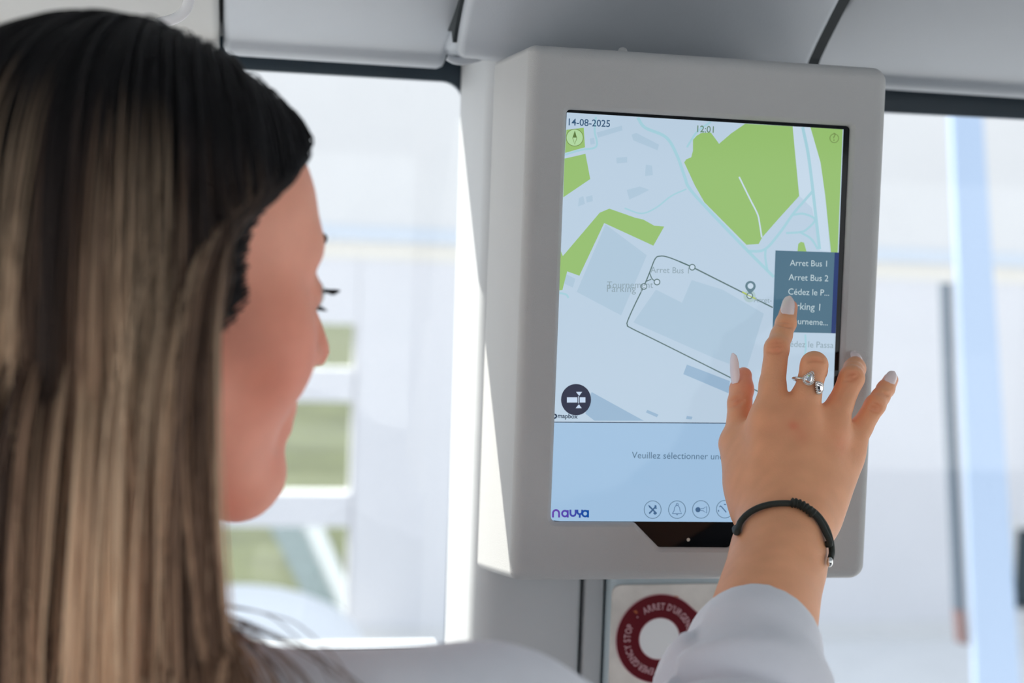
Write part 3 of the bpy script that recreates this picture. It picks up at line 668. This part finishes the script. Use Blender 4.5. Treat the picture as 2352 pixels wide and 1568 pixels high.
# ------------------------------------------------------------------ the woman
def nrmz(v): v = np.asarray(v, float); return v/np.linalg.norm(v)
# --- right hand and forearm
WR = PY(1806, 1205, -.088)
ELB = WR+nrmz(PD(1722, 1568, .815)-WR)*.245
FDIR = nrmz(ELB-WR)
J = lambda x, y, Y: PY(x, y, Y)
I0, I1, I2, I3 = J(1764, 968, -.060), J(1784, 800, -.043), J(1805, 742, -.0235), J(1813, 706, -.0085)
M0, M1, M2, M3 = J(1838, 975, -.064), J(1870, 838, -.062), J(1873, 850, -.034), J(1868, 885, -.014)
R0, R1, R2, R3 = J(1903, 990, -.060), J(1956, 868, -.054), J(1963, 846, -.033), J(1964, 838, -.016)
P0, P1, P2, P3 = J(1945, 1035, -.054), J(2010, 930, -.047), J(2034, 893, -.034), J(2046, 872, -.026)
T0, T1, T2, T3 = J(1738, 1150, -.066), J(1694, 1020, -.036), J(1699, 925, -.026), J(1708, 862, -.017)
H = []
u_ = lambda *a, k=.006: H.append(('u', Cone(*a), k))
# forearm and wrist: two parallel cones make a flattened section
side = nrmz(np.cross(FDIR, np.array([0, 1., 0]))); side = side if side[0] > 0 else -side
for s_, r0, r1 in ((-1, .0205, .031), (1, .0205, .031)):
    u_(WR+side*s_*.0095+FDIR*.005, ELB+side*s_*.012, r0, r1, k=.02)
u_(WR+FDIR*.03, WR-FDIR*.02, .0215, .020, k=.02)
wl = lambda x, y, Y: J(x, y, Y)
# metacarpals
for a_, b_, r0, r1 in ((wl(1768, 1180, -.084), I0, .0165, .0120), (wl(1797, 1170, -.087), M0, .0165, .0125), (wl(1830, 1175, -.086), R0, .0165, .0120), (wl(1858, 1185, -.082), P0, .0165, .0108)):
    u_(a_, b_, r0, r1, k=.014)
# fleshy palm, thenar and hypothenar
u_(J(1760, 1120, -.066), J(1775, 1000, -.052), .017, .0125, k=.016); u_(J(1850, 1120, -.066), J(1880, 1010, -.052), .017, .0125, k=.016)
u_(J(1752, 1165, -.070), T1, .0185, .0105, k=.014); u_(J(1728, 1110, -.058), J(1738, 1000, -.046), .0150, .0085, k=.012)
u_(J(1872, 1185, -.074), J(1925, 1070, -.052), .0155, .0125, k=.014)
# webs
for a_, b_, r in ((I0, M0, .0095), (M0, R0, .0095), (R0, P0, .0085)): u_(a_+(b_-a_)*.2-FDIR*.006, b_-(b_-a_)*.2-FDIR*.006, r, r, k=.008)
def finger(p0, p1, p2, p3, r0, r1, r2, r3, base_k=.009):
    d = nrmz(p1-p0); m = p0+(p1-p0)*.5
    u_(p0, m, r0, (r0+r1)/2*.95, k=base_k); u_(m, p1, (r0+r1)/2*.95, r1, k=.0025)
    m2 = p1+(p2-p1)*.5; u_(p1, m2, r1, (r1+r2)/2*.955, k=.003); u_(m2, p2, (r1+r2)/2*.955, r2, k=.0025); u_(p2, p3, r2, r3, k=.0025)
finger(I0, I1, I2, I3, .0102, .0081, .0070, .0058)
finger(M0, M1, M2, M3, .0104, .0087, .0079, .0068)
finger(R0, R1, R2, R3, .0099, .0083, .0074, .0064)
finger(P0, P1, P2, P3, .0089, .0069, .0060, .0052)
u_(T0, T1, .0150, .0095, k=.012); u_(T1, T2, .0092, .0080, k=.005); u_(T2, (T2+T3)/2, .0080, .0080, k=.003); u_((T2+T3)/2, T3, .0080, .0058, k=.003)
HU = list(H)
def hit(px, py, ops=None):
    """first surface point on the hand along the line of sight (or the nearest approach)"""
    ops = ops or HU; d = ray(px, py); L = np.linalg.norm(d); d = d/L; t = .62; best = (9, t)
    for _ in range(140):
        p = CAM+d*t; s = float(field(ops, p[None])[0])
        if s < best[0]: best = (s, t)
        if s < 1e-4: break
        t += max(s*.8, 2e-4)
        if t > 1.2: t = best[1]; break
    return CAM+d*t
def crease(x0, y0, x1, y1, r=.0009, bow=0.):
    pts = [hit(x0+(x1-x0)*t, y0+(y1-y0)*t+bow*math.sin(PI*t)) for t in np.linspace(0, 1, 4)]
    for a_, b_ in zip(pts[:-1], pts[1:]): H.append(('s', Cone(a_, b_, r, r), .0022))
CR = []
for c in ((1767, 797, 1799, 793, .0007, -3), (1765, 806, 1798, 803, .0008, 3), (1770, 787, 1796, 784, .0005, -2), (1788, 744, 1819, 748, .0008, 2), (1791, 738, 1817, 741, .0005, -2),
          (1858, 828, 1886, 828, .0006, -3), (1944, 872, 1972, 862, .0007, 3), (1946, 862, 1968, 855, .0006, -3), (1999, 936, 2018, 944, .0007, 3), (2003, 928, 2022, 937, .0006, -2), (2030, 900, 2045, 905, .0006, 2),
          (1678, 932, 1708, 918, .0007, 3), (1677, 922, 1700, 912, .0005, -2)):
    crease(*c); CR.append((hit((c[0]+c[2])/2, (c[1]+c[3])/2), abs(c[2]-c[0])*.0003*.6))
Vh, Fh = sdf_mesh(H, .00085, hi=np.maximum.reduce([p for p in (WR, ELB, I3, P3, T3)])+.05)

# --- head, neck, torso, upper arms
HC = PD(318, 614, .688)                       # middle of the head at eye level
HYAW, HPIT, HS = math.radians(62), math.radians(5.5), .915
hf = np.array([math.sin(HYAW)*math.cos(HPIT), math.cos(HYAW)*math.cos(HPIT), -math.sin(HPIT)]); hr = np.array([math.cos(HYAW), -math.sin(HYAW), 0.]); hu = np.cross(hr, hf)
HR = np.stack([hr, hf, hu], 1)
def hp_(x, y, z): return HC+HR@(np.array([x, y, z])*HS)
B = []
def be_(c, r, k=.02): B.append(('u', Ell(hp_(*c), np.array(r)*HS, HR), k))
def bc_(a, b, r1, r2, k=.02): B.append(('u', Cone(hp_(*a), hp_(*b), r1*HS, r2*HS), k))
be_((0, -.015, .035), (.073, .095, .087)); be_((0, .042, .030), (.060, .052, .060), .02); be_((0, .040, -.040), (.057, .053, .070), .02)
for s_ in (-1, 1):
    be_((s_*.043, .053, -.034), (.024, .027, .028), .03); bc_((s_*.050, .008, -.065), (s_*.012, .068, -.108), .018, .017, .025)
    bc_((s_*.012, .088, .022), (s_*.040, .074, .020), .012, .010, .014)
    be_((s_*.076, -.010, -.015), (.008, .018, .031), .008)
bc_((0, .080, -.106), (0, .074, -.112), .0165, .016, .02)
bc_((0, .090, .012), (0, .113, -.034), .0070, .0095, .012)
for s_ in (-1, 1): be_((s_*.0115, .100, -.037), (.008, .010, .008), .008)
for s_ in (-1, 1): B.append(('s', Cone(hp_(s_*.031, .104, -.002), hp_(s_*.031, .104, -.002), .016*HS, .016*HS), .016))
for s_ in (-1, 1): be_((s_*.031, .080, -.003), (.0138, .0135, .0135), .004)
be_((0, .0900, -.066), (.021, .009, .0060), .012); be_((0, .0880, -.079), (.018, .0085, .0065), .012)
BHEAD = list(B)
NB = hp_(0, -.045, -.185)                     # base of the neck
B.append(('u', Cone(hp_(0, -.028, -.06), NB, .052, .050), .03))
SHR = PD(930, 1850, .605)                    # right shoulder
fwd = np.array([.25, .97, 0.]); latr = np.array([.97, -.25, 0.])
SHL = NB+(NB-SHR)*np.array([1, 1, 0])*.8+np.array([0, 0, SHR[2]-NB[2]])
TB = NB+np.array([0, 0, -.42])
B.append(('u', Cone(NB-np.array([0, 0, .02]), SHR, .05, .040), .05)); B.append(('u', Cone(NB-np.array([0, 0, .02]), SHL, .05, .042), .05))
B.append(('u', Cone((SHR*.7+NB*.3)-[0, 0, .12], TB+(SHR-NB)*.35, .085, .085), .05)); B.append(('u', Cone((SHL*.7+NB*.3)-[0, 0, .12], TB+(SHL-NB)*.35, .085, .085), .05))
B.append(('u', Cone(SHR, ELB, .042, .034), .03)); B.append(('u', Cone(ELB, ELB-FDIR*.05, .033, .030), .02))
ELBL = SHL+np.array([-.05, .03, -.29]); B.append(('u', Cone(SHL, ELBL, .042, .034), .03)); B.append(('u', Cone(ELBL, ELBL+np.array([.05, .22, .02]), .033, .022), .02))
Vb, Fb = sdf_mesh(B, .0042)
me_V = np.concatenate([Vh, Vb]); me_F = np.concatenate([Fh, Fb+len(Vh)])
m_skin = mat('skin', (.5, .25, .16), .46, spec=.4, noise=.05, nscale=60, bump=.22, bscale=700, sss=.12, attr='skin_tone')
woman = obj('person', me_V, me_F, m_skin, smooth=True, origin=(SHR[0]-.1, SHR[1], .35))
props(woman, 'long-haired woman in a white shirt, seen from behind, touching the display', 'person')
# colour of the skin: knuckles, fingertips and cheeks redder; scalp dark
base_h = np.array([.94, .44, .235]); base_f = np.array([.95, .42, .29])
C_ = np.zeros((len(me_V), 3)); C_[:len(Vh)] = base_h; C_[len(Vh):] = base_f
g = lambda P, c, r: np.exp(-((P-c)**2).sum(1)/(r*r))
Ph = Vh; red = np.zeros(len(Ph))
for c, r in ((I0, .016), (M0, .016), (R0, .015), (P0, .014), (I1, .011), (M1, .011), (R1, .011), (P1, .010)): red += .35*g(Ph, c-np.array([0, .008, 0]), r)
tip = np.zeros(len(Ph))
for c, r in ((I3, .012), (M3, .012), (R3, .012), (P3, .011), (T3, .016)): tip += g(Ph, c, r)
tip += .9*g(Ph, (T2+T3)/2+np.array([.009, 0, 0]), .013)+.7*g(Ph, T2+np.array([.011, .0, -.008]), .013)
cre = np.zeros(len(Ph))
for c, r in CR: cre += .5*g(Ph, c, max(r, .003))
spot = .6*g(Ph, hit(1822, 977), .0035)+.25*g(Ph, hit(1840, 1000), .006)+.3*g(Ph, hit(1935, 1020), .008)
mot = vnoise(Ph, 120, 3)*.05
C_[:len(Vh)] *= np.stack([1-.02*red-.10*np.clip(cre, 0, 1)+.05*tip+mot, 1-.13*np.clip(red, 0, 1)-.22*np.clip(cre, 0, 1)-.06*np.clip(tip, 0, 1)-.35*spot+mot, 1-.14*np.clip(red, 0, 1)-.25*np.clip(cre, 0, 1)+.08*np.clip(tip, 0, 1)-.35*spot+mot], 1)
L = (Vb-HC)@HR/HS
hairline = (L[:, 1] < np.interp(L[:, 2], [-.10, -.045, -.03, -.01, .02, .05, .08, .10, .14], [.0, .004, .020, .030, .026, .040, .068, .086, .2])+.0015*np.sin(L[:, 2]*900)) & (L[:, 2] > -.10)  # bulge at the temple paints dark sideburn hair and the shade beside it
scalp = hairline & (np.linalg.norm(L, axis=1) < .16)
blush = np.clip(g(L, np.array([.052, .055, -.045]), .045)+.8*g(L, np.array([0, .118, -.036]), .02)+.5*g(L, np.array([.02, .08, -.10]), .03), 0, 1)
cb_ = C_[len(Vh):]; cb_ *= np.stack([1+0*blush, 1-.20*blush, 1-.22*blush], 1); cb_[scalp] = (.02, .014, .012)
lipc = g(L, np.array([0, .10, -.072]), .016)[:, None]; cb_[:] = cb_*(1-.6*lipc)+np.array([.45, .13, .12])*.6*lipc
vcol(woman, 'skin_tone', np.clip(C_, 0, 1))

# --- nails
m_nail = mat('pale_pink_nail', (.97, .78, .76), .18, spec=.6, coat=.6)
def nail(base, d, n, L, W, R, tipk=.42, thick=.0006):
    """almond nail: base point on the surface, direction d, outward normal n"""
    d = nrmz(d); n = nrmz(n-d*(n@d)); s = np.cross(d, n); nu, nv = 9, 12; V = []; F = []
    for lay in (0, 1):
        for j in range(nv+1):
            v = j/nv
            wv = W/2*(.80+.20*min(v/.25, 1))*(1 if v < tipk else math.sqrt(max(1-((v-tipk)/(1-tipk))**2*.985, .0)))
            if v < .12: wv *= math.sqrt(1-((.12-v)/.12)**2*.5)
            for i in range(nu+1):
                a = (i/nu*2-1)*wv/R
                V.append(base+d*(L*v)+s*(R*math.sin(a))+n*(R*math.cos(a)-R-(lay*thick)-.0006*math.sin(PI*v)*0+.0008*math.sin(PI*min(v*1.1, 1))))
    st = nu+1; NN = (nv+1)*st
    for j in range(nv):
        for i in range(nu):
            a = j*st+i; F.append((a, a+1, a+st+1, a+st)); F.append((NN+a, NN+a+st, NN+a+st+1, NN+a+1))
    bd = [i for i in range(st)]+[j*st+nu for j in range(1, nv+1)]+[nv*st+i for i in range(nu-1, -1, -1)]+[j*st for j in range(nv-1, 0, -1)]
    for a, b in zip(bd, bd[1:]+bd[:1]): F.append((a, b, NN+b, NN+a))
    return obj('fingernail', V, F, m_nail, woman, smooth=True, sharp=50)
def lift(p, n, e=.0004): return p+nrmz(n)*e
cd = -_f
b_ = hit(1809, 721); nail(lift(b_, cd, .0003), PY(1815, 678, b_[1]+.0125)-b_, cd+np.array([.1, 0, .25]), .0185, .0108, .0068)
b_ = R3+np.array([.001, -.0035, .0050]); nail(b_, np.array([.22, .88, .30]), np.array([.22, -.40, .88]), .0145, .0100, .0062)
b_ = hit(2043, 878); nail(lift(b_, cd, .0002), PY(2056, 850, b_[1]+.010)-b_, cd+np.array([.15, 0, .3]), .0140, .0096, .0058)
b_ = hit(1687, 880); nn = nrmz(np.array([-.92, -.40, .05])); nail(b_+nn*.0003, PY(1683, 812, b_[1]+.006)-b_, nn, .0215, .0098, .0068)

# --- eyelashes, eyebrows, eyes
m_lash = mat('dark_lash', (.01, .009, .009), .6)
for s_ in (-1, 1):
    MB().sphere(hp_(s_*.031, .0835, -.003), .0112*HS, 12).build('eye', mat('eyeball', (.75, .73, .71), .1), woman, smooth=True)
    mb = MB()
    for t in np.linspace(-1, 1, 22):
        a0 = hp_(s_*.031+t*.0125, .0925-.004*t*t+.001, .0005-.001*t*t); out = HR@np.array([t*.35+s_*.12, 1.05, .12]); e_ = a0+nrmz(out)*.0078*HS; mid = (a0+e_)/2-HR@np.array([0, 0, .0018])
        mb.tube(smooth_path([a0, mid, e_], 3), np.linspace(.0007, .0002, 7), 5)
        a0 = hp_(s_*.031+t*.0115, .0915-.004*t*t, -.0095); e_ = a0+nrmz(HR@np.array([t*.3+s_*.1, 1, -.45]))*.0045*HS; mb.tube([a0, (a0+e_)/2, e_], [.0005, .0004, .0002], 5)
    mb.build('eyelashes', m_lash, woman)['kind'] = 'stuff'
    mb = MB()
    for t in np.linspace(0, 1, 26):
        a0 = hp_(s_*(.012+.036*t), .0960-.030*t*t, .0215+.006*math.sin(PI*t*.75)); mb.tube([a0-HR@np.array([0, .002, .003]), a0+HR@np.array([s_*.005, .0022, .0025])], [.0012, .0005], 5)
    mb.build('eyebrow', mat('brown_brow', (.05, .032, .024), .7), woman)['kind'] = 'stuff'

# --- shirt with the pushed-up sleeve
m_shirt = mat('white_cotton', (.90, .90, .955), .85, noise=.03, nscale=40, bump=.3, bscale=1500)
CUFF = ELB+(WR-ELB)*.53
SH = []
SH.append(('u', Cone(NB-np.array([0, 0, .035]), SHR, .052, .047), .06)); SH.append(('u', Cone(NB-np.array([0, 0, .035]), SHL, .052, .050), .06))
SH.append(('u', Cone((SHR*.7+NB*.3)-[0, 0, .12], TB+(SHR-NB)*.35, .098, .105), .06)); SH.append(('u', Cone((SHL*.7+NB*.3)-[0, 0, .12], TB+(SHL-NB)*.35, .098, .105), .06))
SH.append(('u', Cone(SHR, ELB, .052, .056), .05)); SH.append(('u', Cone(ELB, CUFF-FDIR*-.012, .053, .036), .04)); SH.append(('u', Cone(CUFF+FDIR*.03, CUFF, .041, .0365), .02))
SH.append(('u', Cone(SHL, ELBL, .052, .050), .05)); SH.append(('u', Cone(PD(1120, 1738, .645), PD(1190, 1800, .65), .044, .044), .04))
SH.append(('u', Cone(CUFF+FDIR*.035-side*.004, CUFF+FDIR*.10-side*.004+np.array([0, .0, -.006]), .036, .047), .015)); SH.append(('u', Cone(ELBL, ELBL+np.array([.04, .16, .015]), .050, .038), .04))
SH.append(('s', Cone(hp_(0, -.04, -.13), NB+np.array([0, 0, .0]), .056, .060), .01))
SH.append(('s', Cone(CUFF-FDIR*.004, CUFF-FDIR*.06, .0300, .030), .004))
ax_e = nrmz(CUFF-ELB)
def folds(D, ax):
    P = np.stack(np.meshgrid(*ax, indexing='ij'), -1)
    s = (P-CUFF)@(-ax_e); q = P-CUFF+s[..., None]*ax_e; th = np.arctan2(q@np.cross(side, ax_e), q@side)
    wgt = np.exp(-np.clip(np.linalg.norm(q, axis=-1)-.09, 0, 1)/.02)*(s > -.05)*np.clip(s/.035+.25, 0, 1)
    f = .0042*np.sin(2*PI*(s/.046+.32*np.sin(th*1.3+.6)))+.0030*np.sin(2*PI*(s/.028-.45*th)+1.)*np.clip(s/.06, 0, 1)
    w2 = 1-np.clip(wgt, 0, 1); return D+f*np.clip(wgt, 0, 1)+w2*.004*vnoise(P, 22, 5)
Vs, Fs = sdf_mesh(SH, .0034, post=folds)
shirt = obj('shirt', Vs, Fs, m_shirt, woman, smooth=True)

# --- hair: strands rooted on the scalp, combed from a parting and hanging by their weight
HB = BHEAD+[('u', Cone(hp_(0, -.028, -.06), NB, .052, .050), .03)]+[o for o in SH if o[0] == 'u'][:4]
NS, NK, STEP = 15000, 64, .0088
qn = rng.normal(size=(NS*3, 3)); qn /= np.linalg.norm(qn, axis=1, keepdims=True)
ce = np.array([0, -.015, .035]); rad = np.array([.073, .095, .087])
Lr = ce+qn*rad
LIM_Z = [-.10, -.045, -.03, -.01, .02, .05, .08, .10, .14]; LIM_Y = [.0, .004, .020, .030, .026, .040, .068, .086, .2]
X = HC+(Lr*HS)@HR.T
for _ in range(4):
    d = field(BHEAD, X); e = .002; gd = np.stack([field(BHEAD, X+np.eye(3)[i]*e)-d for i in range(3)], 1); gd /= np.linalg.norm(gd, axis=1, keepdims=True)+1e-9; X = X-gd*d[:, None]
Lr = (X-HC)@HR/HS
ok = (Lr[:, 1] < np.interp(Lr[:, 2], LIM_Z, LIM_Y)+.002) & (Lr[:, 2] > -.05)
ok &= ~((np.abs(Lr[:, 0]) > .0755) & (Lr[:, 2] < .02))
Lr = Lr[ok][:NS]; X = X[ok][:NS]; NS = len(Lr)
part = np.sign(Lr[:, 0]+.004)
nloc = (Lr-ce)/rad**2; nloc /= np.linalg.norm(nloc, axis=1, keepdims=True)
# start direction: away from the parting and slightly back
ff = np.clip((Lr[:, 1]+.03)/.07, 0, 1); d0 = np.stack([part*(.9-.2*np.abs(Lr[:, 0])/.07)*ff+(1-ff)*Lr[:, 0]/.07*.25, -.6-.5*np.clip(Lr[:, 1], 0, .1)/.08-.5*(1-ff), -.15-1.6*(1-ff)], 1)
d0 -= nloc*(d0*nloc).sum(1, keepdims=True); d0 /= np.linalg.norm(d0, axis=1, keepdims=True)+1e-9
Dv = d0@HR.T
az = np.arctan2(Lr[:, 0], -Lr[:, 1]); h_ = np.arccos(np.clip(nloc[:, 2], -1, 1))
layer = .002+.010*np.clip((Lr[:, 2]+.05)/.15, 0, 1)+.003*rng.random(NS)
lay2 = .012*rng.random(NS)**2
lock = np.floor((az+PI)/(2*PI)*95+1.2*rng.normal(size=NS)*.35).astype(int)
ldrift = np.random.default_rng(3).normal(size=(400, 3))*np.array([.06, .06, .02]); 
pts = [X+ (nloc@HR.T)*.001]
wav = np.random.default_rng(5).uniform(0, 6.28, 400)
grav = np.array([0, 0, -1.])
for k in range(NK-1):
    P = pts[-1]; t = k/NK
    Dv = Dv*(1-.20)+grav*.20+ldrift[lock]*.045*t*3
    # gentle bend of the lengths
    Dv = Dv+.05*np.stack([np.sin(wav[lock]+6*t)*t, np.cos(wav[lock]*1.7+5*t)*t, 0*wav[lock]], 1)
    Dv /= np.linalg.norm(Dv, axis=1, keepdims=True)
    Q_ = P+Dv*STEP; d = field(HB, Q_); e = .002
    gd = np.stack([field(HB, Q_+np.eye(3)[i]*e)-d for i in range(3)], 1); gd /= np.linalg.norm(gd, axis=1, keepdims=True)+1e-9
    want = layer*min(1, (k+1)/14.)+.002
    push = np.clip(want-d, 0, .03); Q_ = Q_+gd*push[:, None]
    Lq = (Q_-HC)@HR/HS
    lim = np.interp(Lq[:, 2], [-.55, -.30, -.20, -.13, -.09, -.03, .02, .05, .08, .10, .14], [.12, .10, .058, .018, .000, -.008, .001, .038, .070, .092, .2])-lay2*.7
    ex = np.clip(Lq[:, 1]-lim, 0, .02)*.8*min(1, k/3.); Q_ = Q_-(HR[:, 1]*HS)[None]*ex[:, None]
    Dv = (Q_-P); Dv /= np.linalg.norm(Dv, axis=1, keepdims=True)+1e-9
    pts.append(Q_)
pts = np.stack(pts, 1)                                     # strand, key, xyz
pts[:, 1:] += (rng.normal(size=(NS, 1, 3))*.0012)
hc = bpy.data.hair_curves.new('hair'); hc.add_curves([NK]*NS)
hair = bpy.data.objects.new('hair', hc); COL.objects.link(hair); hair.parent = woman; hair.location = (0, 0, 0)
hc.attributes['position'].data.foreach_set('vector', (pts-WLOC['person']).astype(np.float32).ravel())
rad_ = hc.attributes.get('radius') or hc.attributes.new('radius', 'FLOAT', 'POINT')
rad_.data.foreach_set('value', np.tile(np.linspace(.00042, .00024, NK), NS).astype(np.float32))
Lm = (pts[:, 22]-HC)@HR/HS; am = np.arctan2(Lm[:, 0], .02-Lm[:, 1])
streak = .72+.50*np.sin(am*13+1.0)+.30*np.sin(am*22+2.2)+.16*np.sin(am*7.3)+.10*rng.normal(size=NS)
front = np.clip((Lr[:, 1]+.0)/.05, 0, 1)
streak = np.clip(streak+.35*front, 0, 1.2)
sa = hc.attributes.new('streak', 'FLOAT', 'CURVE'); sa.data.foreach_set('value', streak.astype(np.float32))
ln = hc.attributes.new('along', 'FLOAT', 'POINT'); ln.data.foreach_set('value', (np.linspace(0, 1, NK)[None]+.9*np.clip((.10-Lr[:, 2])*HS/.56, 0, 1)[:, None]).ravel().astype(np.float32))
m_hair = bpy.data.materials.new('hair'); m_hair.use_nodes = True; n = m_hair.node_tree.nodes; l = m_hair.node_tree.links; b = n['Principled BSDF']
a1 = n.new('ShaderNodeAttribute'); a1.attribute_name = 'streak'; a2 = n.new('ShaderNodeAttribute'); a2.attribute_name = 'along'
r1 = n.new('ShaderNodeValToRGB'); cr = r1.color_ramp
cr.elements[0].position = 0.; cr.elements[0].color = (.06, .032, .021, 1); cr.elements[1].position = 1.; cr.elements[1].color = (1., .70, .46, 1)
e_ = cr.elements.new(.4); e_.color = (.27, .15, .092, 1); e_ = cr.elements.new(.7); e_.color = (.78, .49, .315, 1)
r2 = n.new('ShaderNodeValToRGB'); r2.color_ramp.elements[0].position = .18; r2.color_ramp.elements[1].position = .46
mx = n.new('ShaderNodeMix'); mx.data_type = 'RGBA'; mx.inputs[6].default_value = (.006, .005, .006, 1)
l.new(a1.outputs['Fac'], r1.inputs[0]); l.new(a2.outputs['Fac'], r2.inputs[0]); l.new(r2.outputs[0], mx.inputs[0]); l.new(r1.outputs[0], mx.inputs[7]); l.new(mx.outputs[2], b.inputs['Base Color'])
b.inputs['Roughness'].default_value = .5; b.inputs['Specular IOR Level'].default_value = .35
hc.materials.append(m_hair); hair['kind'] = 'stuff'

# --- ring on the middle finger
m_silver = mat('silver', (.72, .69, .66), .22, metal=1.); m_gem = mat('clear_stone', (.80, .80, .83), .06, metal=1.)
RC = PY(1855, 874, -.0630); ra = nrmz(M1-M0); rn = nrmz(cd-ra*(cd@ra)); rs = np.cross(ra, rn); rs = rs if rs[0] > 0 else -rs
Rr = .0098
ring = thing('ring', RC, 'open silver ring with two pear-cut clear stones on the middle finger', 'ring')
def rp_(a, h=0., r=None): return RC+(r or Rr)*(rs*math.sin(math.radians(a))+rn*math.cos(math.radians(a)))+ra*h
A1, A2 = -10, 44
band = [rp_(a, -.0028+.0030*(a-A2)/(A1+360-A2)) for a in np.linspace(A2, A1+360, 40)]
MB().tube(band, .00085, 8).build('band', m_silver, ring, smooth=True)
def pear(ang, h, rot, size):
    n_ = nrmz(rp_(ang)-RC); c = RC+n_*(Rr+.0012)+ra*h; t1 = np.cross(n_, ra); t1 = t1 if t1@rs > 0 else -t1; cr_, sr_ = math.cos(math.radians(rot)), math.sin(math.radians(rot))
    ex = t1*cr_+ra*sr_; ey = -t1*sr_+ra*cr_
    def out(k, N=22):
        o = []
        for i in range(N):
            t = 2*PI*i/N; x = math.sin(t)*.5*(1-.50*max(math.cos(t), 0)**1.0); y = math.cos(t)*(.72 if math.cos(t) > 0 else .5); o.append(c+(ex*x+ey*y)*size*k)
        return o
    o1 = out(1.); o2 = out(.62); o2 = out(.55); o1 = o1[::2]; o2 = o2[1::2]; N = len(o1); V = [p+n_*.0004 for p in o1]+[p+n_*.0017 for p in o2]; F = [(i, (i+1) % N, N+i) for i in range(N)]+[((i+1) % N, N+(i+1) % N, N+i) for i in range(N)]+[tuple(range(N, 2*N)), tuple(range(N))]
    st = obj('stone', V, F, m_gem, ring)
    MB().tube(out(1.1), .00055, 6, True).build('bezel', m_silver, st, smooth=True)
    mb = MB()
    for p in out(1.42, 26): mb.sphere(p, .00052, 4)
    h_ = mb.build('halo', m_silver, st, smooth=True); h_['kind'] = 'stuff'
pear(-9, .0004, -14, .0053); pear(40, -.0034, 60, .0056)

# --- bracelet on the wrist
m_cord = mat('dark_green_cord', (.022, .028, .022), .6, bump=.6, bscale=2500); m_bead = mat('silver_bead', (.8, .8, .78), .2, metal=1.)
def out_pt(px, py, e):
    e += .0005; p = hit(px, py); e0 = .0015; d = float(field(HU, p[None])[0]); gd = np.array([float(field(HU, (p+np.eye(3)[i]*e0)[None])[0])-d for i in range(3)]); return p+nrmz(gd)*e
fr = [out_pt(x, y, .0019) for x, y in ((1699, 1228), (1706, 1205), (1725, 1184), (1752, 1170), (1785, 1163), (1820, 1163), (1848, 1173), (1872, 1195), (1887, 1222), (1896, 1252))]
wc = WR+FDIR*.012
bk = [wc+(p-wc)*k_ for p, k_ in ()]
a_, z_ = fr[-1], fr[0]; dn = np.array([0, .040, 0]); bkp = [z_+(a_-z_)*t+np.array([0, .040*math.sin(PI*t)**.6, 0]) for t in (.9, .7, .5, .3, .1)]
brc = thing('bracelet', wc, 'thin dark green cord bracelet with a sliding knot around the wrist', 'bracelet')
MB().tube(smooth_path(fr+bkp, 8, True), .0020, 10, True).build('cord', m_cord, brc, smooth=True)
fr2 = [out_pt(x, y, .0024) for x, y in ((1840, 1166), (1866, 1183), (1886, 1210), (1897, 1240), (1900, 1268), (1897, 1284))]
MB().tube(smooth_path(fr2, 8), .0020, 10).build('tail', m_cord, brc, smooth=True)
kn = [out_pt(x, y, .0026) for x, y in ((1815, 1162), (1826, 1163), (1838, 1168), (1850, 1176), (1862, 1187))]; kp = smooth_path(kn, 8)
MB().tube(kp, .0028+.0005*np.sin(np.arange(len(kp))*1.3), 10).build('knot', m_cord, brc, smooth=True)
bp_ = out_pt(1896, 1291, .0022); MB().sphere(bp_, .0021, 8, (1, 1, 1.5)).build('bead', m_bead, brc, smooth=True)
